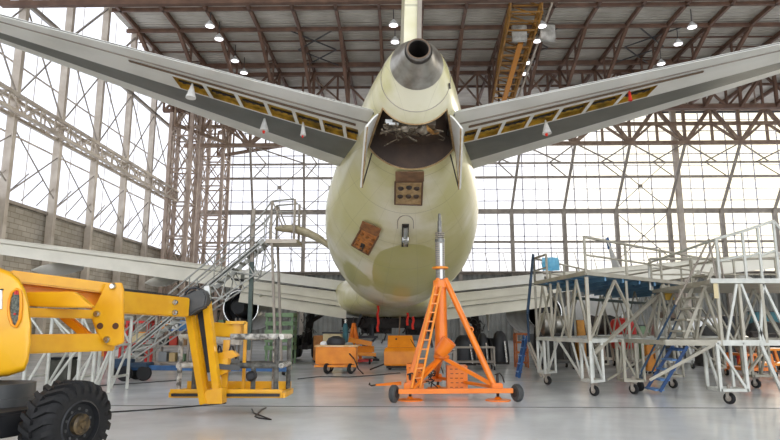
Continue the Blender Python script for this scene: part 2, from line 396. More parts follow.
# right wall (beyond the frame; closes the room, glazed above)
m = MB(); m.box((XR + .25, 33.5, SB / 2), .5, 107, SB); struct(m, 'wall_right', BRICK, org=(XR, 0, 0))
m = MB(); m.add([(XR + .2, YF, SB), (XR + .2, YB, SB), (XR + .2, YB, ZR), (XR + .2, YF, ZR)], [(0, 1, 2, 3)]); struct(m, 'window_41', GLASSL)
# roof steel: longitudinal ribs with raking legs, purlins, transverse trusses
pr = None
for k in range(0, 21):
    x = XL + 1.3 + 4.4 * k
    if pr is None:
        m = MB(); m.bar((x, YF, 33.7), (x, 86, 33.7), .28, .5)
        m.bar((x, 61.9, 33.5), (x, 73, 28.6), .34, .4); m.bar((x, 66, 33.5), (x, 66, 31.8), .2); m.bar((x, 69.5, 33.5), (x, 69.5, 30.2), .2); m.bar((x, 66, 31.8), (x, 69.5, 33.5), .16); m.bar((x, 69.5, 30.2), (x, 73, 33.5), .18)
        pass
        m.bar((x, 73, 33.5), (x, 73, 28.6), .34); m.bar((x, 73, 28.6), (x, 81, 31.4), .26)
        pr = struct(m, 'roof_rib', STEEL_RUST, org=(x, 0, 0))
    else: dup(pr, (x, 0, 0))
for y, w, h in ((52.8, .25, .3), (57.5, .3, .35), (61.9, .3, .4), (64.9, .14, .16), (67.4, .14, .16), (71., .4, .55), (78.5, .25, .3)):
    m = MB(); m.bar((XL, y, 33.8 - h / 2), (XR, y, 33.8 - h / 2), w, h); struct(m, 'roof_purlin', STEEL_RUST)
for y, zb, zt, n, rc in ((42., 25.6, 29.6, 24, .42), (73.2, 28.6, 33.3, 21, .45)):
    m = MB(); m.truss((XL, y, zt), (XR, y, zt), (XL, y, zb), (XR, y, zb), n, rc, rc * .55); struct(m, 'roof_truss', STEEL_RUST)
m = MB()
for i in range(10):
    x = XL + 9.2 * i; m.bar((x, 73.4, 28.6), (x + 4.6, 80.8, 31.2), .22); m.bar((x + 9.2, 73.4, 28.6), (x + 4.6, 80.8, 31.2), .22)
    m.bar((x, 73.4, 33.2), (x + 4.6, 80.8, 31.2), .18)
struct(m, 'roof_bracing', STEEL_BROWN)
m = MB()
for x in (-12., 12.3, 25.5): 
    m.bar((x, 61.9, 33.4), (x + 4.4, 66.5, 33.4), .12); m.bar((x + 4.4, 61.9, 33.4), (x, 66.5, 33.4), .12); m.bar((x, 66.5, 33.4), (x + 4.4, 71, 33.4), .12); m.bar((x + 4.4, 66.5, 33.4), (x, 71, 33.4), .12)
struct(m, 'roof_bracing', STEEL_DARK)

# hanging lamps
LAMPS = [(210, 24, 'left'), (219, 37, 'left'), (235, 59, 'left'), (244, 71, 'left'), (393.5, 23, 'mid'), (395, 40, 'mid'), (542, 24, 'crane'), (537, 39, 'crane'), (528, 61, 'crane'), (524.5, 72, 'crane'), (692, 25, 'right'), (678, 42, 'right'), (661, 62, 'right')]
LLAB = {'left': ['nearest white hanging lamp of the row above the left tailplane', 'second white hanging lamp of the row above the left tailplane', 'third white hanging lamp above the left tailplane, near its upper edge', 'farthest white hanging lamp, just clear of the left tailplane edge'],
        'mid': ['white hanging lamp beside the top of the tail fin', 'white hanging lamp lower down beside the tail fin root'],
        'crane': ['white hanging lamp beside the pale box at the crane top', 'second white hanging lamp beside the amber crane girder', 'third white hanging lamp beside the amber crane girder', 'lowest white hanging lamp beside the amber crane girder'],
        'right': ['highest of three white hanging lamps above the right tailplane', 'middle one of three white hanging lamps above the right tailplane', 'lowest of three white hanging lamps, almost touching the right tailplane edge']}
cnt = {}
for px, py, g in LAMPS:
    a, b = ray(px, py); z = 32.2; Y = (z - EYE) / b; p = V((a * Y, Y, z)); i = cnt.get(g, 0); cnt[g] = i + 1
    t = thing('hanging_lamp', LLAB[g][i], 'lamp', p, 'white lamps hanging from the hangar roof')
    MB().lathe(p + V((0, 0, -.25)), (0, 0, 1), [(0, .5), (.12, .48), (.3, .34), (.5, .18), (.62, .1)], 16).build('lamp_shade', WHITEM, t, smooth=True)
    MB().lathe(p + V((0, 0, -.3)), (0, 0, 1), [(0, .2), (.02, .4), (.04, .42)], 16).build('bulb', LAMPM, t)
    MB().tube(p + V((0, 0, .35)), (p.x, p.y, 33.95), .05, n=6).build('hanging_rod', STEEL_DARK, t)

# amber lattice crane girder under the roof
ca, cb = at(527, -4, 56), at(499, 104, 74)
t = thing('crane_girder', 'amber lattice crane girder sloping down from the roof right of the tail fin', 'crane', (cb.x, cb.y, cb.z))
hw = 1.55; side = V((1, 0, 0)); dn = V((0, .35, -1)).normalized() * 1.5
for s_ in (-1, 1):
    m = MB(); m.truss(ca + side * hw * s_, cb + side * hw * .75 * s_, ca + side * hw * s_ + dn, cb + side * hw * .75 * s_ + dn, 14, .2, .1, x=True); m.build('side_truss', CRANE, t)
m = MB()
for i in range(15):
    f = i / 14; p = ca.lerp(cb, f); w = hw * (1 - .25 * f); p2 = ca.lerp(cb, min(1, f + 1 / 14)); m.bar(p - side * w, p + side * w, .13); m.bar(p - side * w + dn, p + side * w + dn, .13); m.bar(p - side * w, p2 + side * w, .1)
m.build('cross_lattice', CRANE, t)
m = MB(); m.bar(ca.lerp(cb, .25) + side * .25 + dn, ca.lerp(cb, .95) + side * .1 + dn, .55, .2); m.build('inner_rail', mat('bright_amber', '#cc8428', .45), t)
m = MB(); m.bar(ca + side * 2.7, cb + side * 1.9 + dn * .5, .2, .2); m.build('guide_beam', STEEL_PALE, t)
for dx in (-.15, 2.75):
    p = ca.lerp(cb, .17) + side * dx + dn; m = MB(); m.box(p, 1.5, .5, 1.7)
    m.build('counterweight', mat('pale_weathered_sheet', '#c9c6bd', .6, 0, '#8f8b80', 1.5), t, bevel=.05)
m = MB(); m.box(cb + dn + V((-.9, 0, -.7)), 1.1, .5, .7); m.box(cb + dn + V((1.1, 0, -.7)), 1.1, .5, .7); m.build('end_plate', WHITEM, t)
m = MB(); m.tube(ca, (ca.x, ca.y, 33.95), .2); m.tube(cb + V((0, 0, .2)), (cb.x, cb.y, 33.95), .12); m.build('hanger', STEEL_RUST, t)
# ================================================================== THE AIRLINER (tail towards the camera)
TH, RO = .034, .014
TIP = at(418, 52, 11.2)
ALOC = V((TIP.x - 6.3 * math.sin(RO), TIP.y, 0))
air = thing('airliner', 'large cream primer airliner seen from its tail, standing stripped in the hangar', 'airplane', ALOC, local=True, rot=(0, RO, TH))
AM = MX.LocRotScale(ALOC, MX.Identity(3).to_quaternion(), None) @ MX.Rotation(TH, 4, 'Z') @ MX.Rotation(RO, 4, 'Y')
AI = AM.inverted()
CAMP = V((0, 0, EYE))
def lray(px, py):
    a, b = ray(px, py); o = AI @ CAMP; d = (AI.to_3x3() @ V((a, 1, b))).normalized(); return o, d
STN = [(0.25, 6.99, .32), (.6, 6.98, .54), (1.2, 6.79, .8), (2.3, 6.64, 1.1), (3.9, 6.42, 1.47), (7., 5.92, 2.17), (9.6, 5.57, 2.62), (12., 5.42, 2.79), (14., 5.42, 2.8), (36., 5.42, 2.8), (42, 5.4, 2.6), (46., 5.25, 2.0), (49., 5.0, 1.1), (50.5, 4.9, .15)]
def pchip(xs, ys):
    n = len(xs); h = [xs[i + 1] - xs[i] for i in range(n - 1)]; d = [(ys[i + 1] - ys[i]) / h[i] for i in range(n - 1)]
    m = [d[0]] + [0 if d[i - 1] * d[i] <= 0 else 2 * d[i - 1] * d[i] / (d[i - 1] + d[i]) for i in range(1, n - 1)] + [d[-1]]
    def f(x):
        i = max(0, min(n - 2, sum(1 for q in xs[1:-1] if x >= q))); t = (x - xs[i]) / h[i]; t2, t3 = t * t, t ** 3
        return (2 * t3 - 3 * t2 + 1) * ys[i] + (t3 - 2 * t2 + t) * h[i] * m[i] + (-2 * t3 + 3 * t2) * ys[i + 1] + (t3 - t2) * h[i] * m[i + 1]
    return f
FZ = pchip([s[0] for s in STN], [s[1] for s in STN]); FR = pchip([s[0] for s in STN], [s[2] for s in STN])
def fpt(s, a, off=0.):
    r = FR(s) + off; return V((r * math.sin(a), s, FZ(s) - r * math.cos(a)))
def fnorm(s, a):
    return (fpt(s, a + .01) - fpt(s, a - .01)).cross(fpt(s + .02, a) - fpt(s - .02, a)).normalized() * 1
def fhit(px, py):
    o, d = lray(px, py); t = 11.3
    while t < 60:
        p = o + d * t; s = p.y
        if s > .3 and s < 36 and math.hypot(p.x, p.z - FZ(s)) < FR(s):
            return p, s, math.atan2(p.x, FZ(s) - p.z)
        t += .01
    return None
def fout(px, py, off):
    p, s, a = fhit(px, py); n = V((math.sin(a), -.25, -math.cos(a))).normalized(); return p + n * off

# fuselage skin: cream primer with yellow-green patches and fine seams
def skin_mat():
    m = bpy.data.materials.new('cream_primer_skin'); m.use_nodes = True; nt = m.node_tree; nt.nodes.clear()
    o = nd(nt, 'ShaderNodeOutputMaterial'); p = nd(nt, 'ShaderNodeBsdfPrincipled'); nt.links.new(p.outputs[0], o.inputs[0])
    p.inputs['Roughness'].default_value = .36; p.inputs['Coat Weight'].default_value = .35; p.inputs['Coat Roughness'].default_value = .18
    tc = nd(nt, 'ShaderNodeTexCoord'); ob = tc.outputs['Object']
    n = nd(nt, 'ShaderNodeTexNoise'); n.inputs['Scale'].default_value = .9; n.inputs['Detail'].default_value = 6; nt.links.new(ob, n.inputs['Vector'])
    r = nd(nt, 'ShaderNodeValToRGB'); e = r.color_ramp.elements; e[0].position = .36; e[0].color = lin('#c8c189'); e[1].position = .6; e[1].color = lin('#e0dabf')
    nt.links.new(n.outputs['Fac'], r.inputs[0]); col = r.outputs[0]
    def blend(col, fac, c):
        mx = nd(nt, 'ShaderNodeMixRGB'); nt.links.new(fac, mx.inputs[0]); nt.links.new(col, mx.inputs[1]); mx.inputs[2].default_value = lin(c); return mx.outputs[0]
    def math_(op, a, b=None):
        q = nd(nt, 'ShaderNodeMath', operation=op)
        for i, v in enumerate((a, b)):
            if v is None: continue
            if isinstance(v, (int, float)): q.inputs[i].default_value = v
            else: nt.links.new(v, q.inputs[i])
        return q.outputs[0]
    n2 = nd(nt, 'ShaderNodeTexNoise'); n2.inputs['Scale'].default_value = .7; n2.inputs['Detail'].default_value = 3; nt.links.new(ob, n2.inputs['Vector'])
    def patch(col, c, rad, soft, colr, wob, sq=(1, 1, 1)):
        mp = nd(nt, 'ShaderNodeMapping'); mp.inputs['Scale'].default_value = sq; nt.links.new(ob, mp.inputs[0])
        vm = nd(nt, 'ShaderNodeVectorMath', operation='DISTANCE'); nt.links.new(mp.outputs[0], vm.inputs[0]); vm.inputs[1].default_value = tuple(a * b for a, b in zip(c, sq))
        dd = math_('ADD', vm.outputs['Value'], math_('MULTIPLY', math_('SUBTRACT', n2.outputs['Fac'], .5), wob))
        mr = nd(nt, 'ShaderNodeMapRange'); mr.inputs['From Min'].default_value = rad; mr.inputs['From Max'].default_value = rad + soft; mr.inputs['To Min'].default_value = .85; mr.inputs['To Max'].default_value = 0
        nt.links.new(dd, mr.inputs[0]); return blend(col, mr.outputs[0], colr)
    for (px, py, rad, soft, c, wob, sq) in PATCH:
        h = fhit(px, py)[0]; col = patch(col, tuple(h), rad, soft, c, wob, sq)
    sx = nd(nt, 'ShaderNodeSeparateXYZ'); nt.links.new(ob, sx.inputs[0])
    # circumferential seams
    fr = math_('FRACT', math_('DIVIDE', sx.outputs[1], 1.55)); ln = math_('LESS_THAN', fr, .012); col = blend(col, math_('MULTIPLY', ln, .55), '#8d8766')
    an = math_('ARCTAN2', sx.outputs[0], math_('SUBTRACT', 5.6, sx.outputs[2])); fa = math_('FRACT', math_('ADD', math_('DIVIDE', an, .42), .5)); la = math_('LESS_THAN', fa, .016)
    col = blend(col, math_('MULTIPLY', la, .3), '#8d8766')
    nt.links.new(col, p.inputs['Base Color']); return m
PATCH = [(407, 275, 1.12, .04, '#aca655', .25, (1, .42, 1)), (355, 277, .5, .12, '#b7b064', .9, (1, .4, 1)), (385, 290, .35, .1, '#b4ad60', .7, (1, .4, 1)), (452, 262, .9, .6, '#c0b978', 1.4, (1, .4, 1)), (372, 296, .5, .15, '#ddd9c2', .6, (1, .4, 1)), (345, 200, .7, .8, '#cfc888', 1., (1, .35, 1)), (461, 190, .5, .6, '#c4bd7e', .9, (1, .4, 1))]
CREAM = skin_mat()
BS0, BS1, BA = 1.28, 2.78, math.radians(55)
ss = [.6, .75, .9, 1.05, 1.2, BS0, 1.4, 1.55, 1.7, 1.9, 2.1, 2.3, 2.5, 2.65, BS1, 2.95] + [3.2 + .4 * i for i in range(28)] + [14.4 + 1.6 * i for i in range(14)] + [37, 39, 41, 43, 45, 47, 48.5, 49.5, 50.2, 50.5]
NA = 72
m = MB(); vs = [fpt(s, 2 * PI * k / NA - PI) for s in ss for k in range(NA)]; fs = []
for i in range(len(ss) - 1):
    for k in range(NA):
        a = 2 * PI * (k + .5) / NA - PI
        if BS0 - .01 <= ss[i] and ss[i + 1] <= BS1 + .01 and abs(a) < BA: continue
        fs.append((i * NA + k, i * NA + (k + 1) % NA, (i + 1) * NA + (k + 1) % NA, (i + 1) * NA + k))
m.add(vs, fs); fus = m.build('fuselage', CREAM, air, smooth=True, sharp=50)
# seam rib around the tail cone and the bay
def ring_seam(s, a0, a1, r, n=40): 
    return [fpt(s, a0 + (a1 - a0) * i / n, .006) for i in range(n + 1)]
m = MB(); m.path(ring_seam(1.0, -PI, PI, 0), .009, 5); m.build('panel_seam', STEEL_GREY, air)
# bare metal tail tip and exhaust
m = MB(); rings = []
for s, r in ((0.02, .27), (.1, .31), (.25, .36), (.42, .44), (.6, .545)):
    c = V((0, s, 7.0 - .03 * s)); rings.append([c + V((math.sin(2 * PI * k / 40) * r, 0, -math.cos(2 * PI * k / 40) * r)) for k in range(40)])
m.loft(rings, cap=False); m.build('tail_cap', TITAN, air, smooth=True)
m = MB(); m.lathe((0, .1, 7.02), (0, -1, .12), [(0, .275), (.1, .25), (.12, .225), (.1, .2)], 32, cap=False); ex = m.build('exhaust_pipe', mat('heat_stained_pipe', '#77716a', .4, .6, '#5d564e', 5), air, smooth=True)
m = MB(); m.lathe((0, .1, 7.02), (0, -1, .12), [(.1, .2), (-.5, .19), (-.5, .01)], 32, cap=False); m.build('exhaust_throat', SOOT, ex, smooth=True)
m = MB(); m.lathe((0, -.02, 7.035), (0, -1, .12), [(0, .222), (.012, .226), (.012, .204), (0, .204)], 32, cap=False); m.build('exhaust_lip', mat('brown_heat_lip', '#6d5a48', .45, .5), ex, smooth=True)
# open auxiliary-power bay
m = MB(); n = 16; inner = []
for s in (BS0, 1.8, 2.3, BS1):
    inner.append([fpt(s, -BA + 2 * BA * i / n, -.02) for i in range(n + 1)])
deep = [[V((p.x * .9, p.y, p.z + .5 * FR(p.y) * (1 - .4 * abs(2 * i / n - 1)))) for i, p in enumerate(r)] for r in inner]
W = n + 1
for G in (deep,): m.add([p for r in G for p in r], [(k * W + i, k * W + i + 1, (k + 1) * W + i + 1, (k + 1) * W + i) for k in range(3) for i in range(n)])
for idx in (0, 3): m.add(inner[idx] + deep[idx], [(i, i + 1, W + i + 1, W + i) for i in range(n)])
for e in (0, n): m.add([r[e] for r in inner] + [r[e] for r in deep], [(k, k + 1, 4 + k + 1, 4 + k) for k in range(3)])
bay = m.build('equipment_bay', BAYDARK, air)
m = MB(); edge = [fpt(BS0, -BA + 2 * BA * i / n, .004) for i in range(n + 1)] + [fpt(BS0 + (BS1 - BS0) * i / 6, BA, .004) for i in range(1, 7)] + [fpt(BS1, BA - 2 * BA * i / n, .004) for i in range(1, n + 1)] + [fpt(BS1 - (BS1 - BS0) * i / 6, -BA, .004) for i in range(1, 7)]
m.path(edge, .02, 5); m.build('bay_rim', BROWNP, bay)
bz = fpt(1.65, 0).z
m = MB(); m.lathe((-.1, 1.55, bz + .42), (.2, 1, .05), [(0, .1), (.1, .24), (.5, .26), (.7, .16)], 18); m.lathe((.25, 1.5, bz + .34), (0, 1, .1), [(0, .12), (.35, .14), (.4, .06)], 14)
m.box((-.32, 1.62, bz + .3), .3, .3, .2); m.box((-.05, 1.5, bz + .22), .22, .22, .2); m.lathe((.1, 1.45, bz + .2), (.6, 1, -.1), [(0, .08), (.05, .13), (.25, .13), (.3, .06)], 14); m.lathe((-.2, 1.42, bz + .16), (.1, .3, -1), [(0, .09), (.05, .1), (.12, .05)], 14); m.box((.36, 1.62, bz + .3), .2, .3, .16); m.box((.02, 1.6, bz + .2), .16, .3, .14); m.build('power_unit', mat('dull_machine_metal', '#958a78', .5, .3, '#5f5446', 7), bay, smooth=True)
m = MB()
for i in range(38):
    p = V((R.uniform(-.6, .5), R.uniform(1.36, 1.85), bz + R.uniform(.1, .4))); pts = [p]
    for j in range(4): pts.append(pts[-1] + V((R.uniform(-.18, .18), R.uniform(-.02, .16), R.uniform(-.09, .09))))
    m.path(pts, R.uniform(.01, .026), 6)
m.build('pipework', mat('grimy_pipe_metal', '#7d6f5a', .5, .3, '#352d24', 14), bay)
m = MB(); m.path([(.12, 1.45, bz + .3), (.3, 1.55, bz + .16), (.42, 1.75, bz + .14), (.55, 1.95, bz + .22)], .05, 8); m.path([(.2, 1.42, bz + .42), (.22, 1.5, bz + .2), (.2, 1.7, bz + .15)], .045, 8); m.build('bleed_duct', mat('brassy_duct', '#b98a4a', .45, .5, '#8d6430', 5), bay, smooth=True)
m = MB(); m.tube((-.62, 1.5, bz + .3), (-.3, 1.52, bz + .3), .04); m.tube((-.6, 1.42, bz + .22), (-.34, 1.44, bz + .22), .03); m.build('actuator', WHITEM, bay, smooth=True)
# bay doors hanging open at both sides
for sg in (-1, 1):
    rows = []
    for i in range(9):
        f = i / 8; s = BS0 + .22 + (BS1 - BS0 - .1) * f; h = fpt(s, sg * (BA + .03), .01); L = .30 + .62 * f; ow = .26 - .16 * f
        rows.append([h + V((sg * ow * (g ** .8), .10 * g * f, -L * g)) for g in (0, .2, .4, .6, .8, 1)])
    m = MB(); m.slab(rows, (sg * .045, 0, 0)); d = m.build('bay_door', WSKIN, air, smooth=True)
    m = MB(); m.path([r[0] for r in rows], .022, 5); m.path([r[-1] + V((-.01 * sg, 0, 0)) for r in rows], .016, 5); m.path([r for r in rows[-1]], .016, 5); m.build('door_edge', BROWNP, d)
    m = MB()
    for i in (2, 4, 6): p = rows[i][2] + V((sg * -.0, -.03, 0)); m.lathe(p + V((sg * .05, 0, 0)), (sg, 0, 0), [(0, .03), (.02, .03)], 8)
    m.build('latch', SOOT, d)
    m = MB(); m.tube(rows[-1][-1], fpt(BS1 + .02, sg * (BA - .12), .02), .016); m.build('stay_rod', SOOT, d)
# access panels and fittings laid on the skin
def spatch(c, nu=6, nv=6, off=.012):
    """grid over four picture corners dropped on the fuselage skin: (tl, tr, br, bl)"""
    g = []
    for i in range(nu + 1):
        u = i / nu; row = []
        for j in range(nv + 1):
            v = j / nv; px = (c[0][0] * (1 - v) + c[1][0] * v) * (1 - u) + (c[3][0] * (1 - v) + c[2][0] * v) * u; py = (c[0][1] * (1 - v) + c[1][1] * v) * (1 - u) + (c[3][1] * (1 - v) + c[2][1] * v) * u
            row.append(fout(px, py, off))
        g.append(row)
    return g
def plate(name, c, mt, off=.012, th=.02, parent=None, **k):
    g = spatch(c, off=off); m = MB(); m.slab(g, (0, -th * .2, -th * .98)); return m.build(name, mt, parent or air, **k), g
ap, g = plate('access_panel', ((395.5, 180.5), (422.5, 180.5), (421.5, 204), (395, 203)), BROWNP)
m = MB(); rim = [r[0] for r in g] + g[-1][1:] + [r[-1] for r in g[::-1]][1:] + g[0][::-1][1:]; m.path([p + V((0, -.01, -.02)) for p in rim], .025, 5); m.build('panel_frame', mat('dark_brown_frame', '#5f4630', .6), ap)
for i, (px, py) in enumerate(((401, 187), (409, 186), (416.5, 187), (400.5, 195), (408.5, 195), (416, 195))):
    p = fout(px, py, .03); m = MB(); m.lathe(p, (0, -.3, -1), [(0, .075), (.03, .07), (.05, .05), (.03, .035)], 14); m.build('gauge_port', mat('blackened_port', '#57473a', .5, .3, '#3a2f27', 8) if i != 1 else SOOT, ap, smooth=True)
pl, _ = plate('panel_lid', ((396, 169.5), (423.5, 169.5), (423.5, 179), (396, 179)), mat('brown_lid', '#7c5b3c', .6, 0, '#5d432c', 5), off=.05, parent=ap)
ap, g = plate('service_panel', ((361.5, 227), (378.5, 235), (368.5, 253.5), (352, 244)), RUSTP)
m = MB(); rim = [r[0] for r in g] + g[-1][1:] + [r[-1] for r in g[::-1]][1:] + g[0][::-1][1:]; m.path([p + V((0, -.02, -.03)) for p in rim], .03, 5); m.build('panel_frame', mat('frame_shade_tan', '#7a5632', .55), ap)  # frame colour darkened to paint in the shadows around the panel rim
for px, py in ((363, 233), (368, 236), (373.5, 238.5), (371, 243), (369, 247), (359, 238), (366, 250), (362, 247), (357, 243)):
    p = fout(px, py, .04); m = MB(); m.lathe(p, (0, -.3, -1), [(0, .06), (.03, .055), (.045, .03)], 10); m.build('valve_cap', mat('brass_cap', '#8f5b2c', .4, .5), ap, smooth=True)
m = MB(); m.slab(spatch(((362, 242), (365.5, 243.5), (362.5, 250), (359.5, 248.5)), 2, 2, .03), (0, -.005, -.03)); m.build('dark_socket', SOOT, ap)
plate('panel_lid', ((364, 219), (382, 226.5), (379, 234), (361, 226.5)), mat('brown_orange_lid', '#9a6230', .6, 0, '#6c4322', 7), off=.07, parent=ap)
dm, g = plate('drain_bay', ((402, 223.5), (409, 223.5), (408, 246), (401.5, 246)), SOOT)
a, b = fout(405.5, 226, .03), fout(405, 243, .05)
m = MB(); m.path([a, a.lerp(b, .3) + V((0, -.12, -.12)), a.lerp(b, .7) + V((.01, -.12, -.12)), b], .07, 8); m.lathe(a.lerp(b, .45) + V((0, -.1, -.1)), (0, -.3, -1), [(0, .11), (.1, .1)], 12); m.build('drain_mast', CHROME, dm, smooth=True)
hx, hs, ha = fhit(405.5, 218); m = MB(); arc = [fout(405.5 + 8 * math.cos(q), 222 - 7 * math.sin(q), .01) for q in [PI * i / 10 for i in range(11)]]; m.path([fout(397.5, 228, .01)] + arc[::-1] + [fout(413.5, 228, .01)], .012, 4); m.build('doubler_outline', STEEL_GREY, dm)
for px, y0 in ((449, 83), (445, 113)): # small slots on the right flank
    try:
        m = MB(); m.slab(spatch(((px - .8, y0), (px + .8, y0), (px + 1.4, y0 + 5), (px - .2, y0 + 5)), 2, 2, .01), (0, -.01, -.02)); m.build('vent_slot', SOOT, air)
    except TypeError: pass
# dorsal fin without its rudder
def fin_ring(z, s0, s1, th, xo=0.):
    n = 14; pts = []
    for i in range(n + 1): c = i / n; pts.append(V((xo + th * (.5 * min(1, .62 + 1.1 * c - 1.72 * c ** 1.9)) if c < 1 else xo, s0 + (s1 - s0) * c, z)))
    return pts + [V((2 * xo - p.x, p.y, p.z)) for p in pts[::-1][1:]]
m = MB(); m.loft([fin_ring(7.6, 3.7, 12.5, .62), fin_ring(9.2, 3.3, 10.6, .6), fin_ring(15.5, .9, 5.2, .38)]); fin = m.build('tail_fin', CREAM, air, smooth=True)
m = MB(); m.bar((.22, 3.62, 7.7), (.2, 3.28, 9.2), .11, .1, (0, 1, 0)); m.bar((.2, 3.28, 9.2), (.13, .88, 15.4), .11, .1, (0, 1, 0)); m.build('fin_edge_strip', STEEL_GREY, fin)  # slim grey strip down the right rear edge of the fin
# tailplanes: shroud, open hinge bays, bare underside, pale nose
TY0, TS, LY0, LS, SZ, DIH = 1.62, .387, 5.927, .871, 6.419, .11
def te(x): return TY0 - TS * (x - 1.1)
def le(x): return LY0 - LS * (x - 1.9)
def cz(x, c): return SZ + DIH * (x - 1.1) - .272 * max(0, min(1, (8.5 - x) / 6.6)) * c * .95 - .02
def spt(sg, x, c, up=0):
    y0, y1 = te(x), le(x); y = y0 + (y1 - y0) * c; ch = y1 - y0; th = .05 * ch * (math.sin(PI * min(1, max(0, c)) ** .8)) + .03 * (1 - c)
    return V((sg * x, y, cz(x, c) + (th * 1.1 if up else -th * .45)))
def shit(px, py):
    o, d = lray(px, py); t = 5
    while t < 40:
        p = o + d * t; x = abs(p.x)
        if x > .9:
            c = (p.y - te(x)) / (le(x) - te(x))
            if 0 <= c <= 1 and p.z > spt(1, x, c).z: return p, x, c
        t += .02
    return None
HOLE = [1.22, 1.58, 2.1, 2.68, 3.26, 3.84, 4.44, 5.06]
XS = [.86, 1.14] + sum([[HOLE[i] + .04, HOLE[i + 1] - .04] for i in range(7)], []) + [5.6, 6.4, 7.3, 8.3, 9.4]
def cA(x): return .185 + .0 * x
def cB(x): return .41 + max(0, x - 1.2) * .012
def cC(x): return .76
for sg in (-1, 1):
    side = 'left' if sg < 0 else 'right'
    m = MB(); cs = [0, .12, .3, .5, .7, .85, .95, 1]; m.slab([[spt(sg, x, c, 1) for c in cs] for x in XS], (0, 0, -.01)); hs_ = m.build('tailplane', WSKIN, air, smooth=True)
    def band(name, f0, f1, mt, n=4, th=.012, xs=XS):
        m = MB(); m.slab([[spt(sg, x, f0(x) + (f1(x) - f0(x)) * j / n) for j in range(n + 1)] for x in xs], (0, 0, th)); return m.build(name, mt, hs_, smooth=True)
    band('trailing_shroud', lambda x: -.005, cA, WSKIN, 3)
    m = MB(); m.slab([[spt(sg, x, c) + V((0, 0, -.004)) for c in (.105, .12)] for x in XS], (0, 0, -.012)); m.build('shroud_step', STEEL_GREY, hs_)
    band('bare_skin', lambda x: cB(x) - .03, cC, GREYSKIN, 5)
    band('leading_edge', cC, lambda x: 1.004, LSKIN, 4, .02)
    # perforated spar web
    m = MB(); vs = []; fs = []
    rows = (0., .18, .92, 1.)
    for x in XS:
        for r in rows: vs.append(spt(sg, x, cA(x) + (cB(x) - .03 - cA(x)) * r))
    nr = len(rows)
    for i in range(len(XS) - 1):
        hole = any(abs(XS[i] - (HOLE[k] + .04)) < 1e-6 for k in range(7))
        for j in range(nr - 1):
            if hole and j == 1: continue
            fs.append((i * nr + j, i * nr + j + 1, (i + 1) * nr + j + 1, (i + 1) * nr + j))
    m.add(vs, fs); web = m.build('perforated_web', WSKIN, hs_)
    for k in range(7):
        a, b = HOLE[k] + .04, HOLE[k + 1] - .04
        q = [(a, .18), (b, .18), (b, .92), (a, .92)]; lo = [spt(sg, x, cA(x) + (cB(x) - .03 - cA(x)) * r) for x, r in q]; hi = [p + V((0, .03, .09)) for p in lo]
        m = MB(); m.add(lo + hi, [(4, 5, 6, 7), (0, 1, 5, 4), (1, 2, 6, 5), (2, 3, 7, 6), (3, 0, 4, 7)]); hb = m.build('hinge_bay', OLIVE, hs_)
        m = MB(); p, q2 = hi[0].lerp(hi[3], .5), hi[1].lerp(hi[2], .5); m.tube(p.lerp(q2, .05) + V((0, 0, -.03)), p.lerp(q2, .95) + V((0, 0, -.03)), .022)
        for f in (.2, .5, .75): m.lathe(p.lerp(q2, f) + V((0, .02, -.02)), (0, 0, -1), [(0, .05), (.03, .04)], 8)
        m.build('hinge_fitting', SOOT, hb)
    m = MB(); m.slab([[spt(sg, x, cA(x) - .03) + V((0, 0, -.012)), spt(sg, x, cA(x) - .012) + V((0, 0, -.012))] for x in (1.3, 2.3, 3.3, 4.3, 5.2, 5.7)], (0, 0, -.02)); m.build('hinge_rail', mat('dark_rail_brown', '#6b5640', .6), hs_)
    m = MB(); m.slab([[spt(sg, .84, c, 1) + V((0, 0, .05)), spt(sg, .84, c) + V((0, 0, -.03))] for c in [i / 12 for i in range(13)]], (sg * .06, 0, 0)); m.build('root_seal', DKG, hs_)
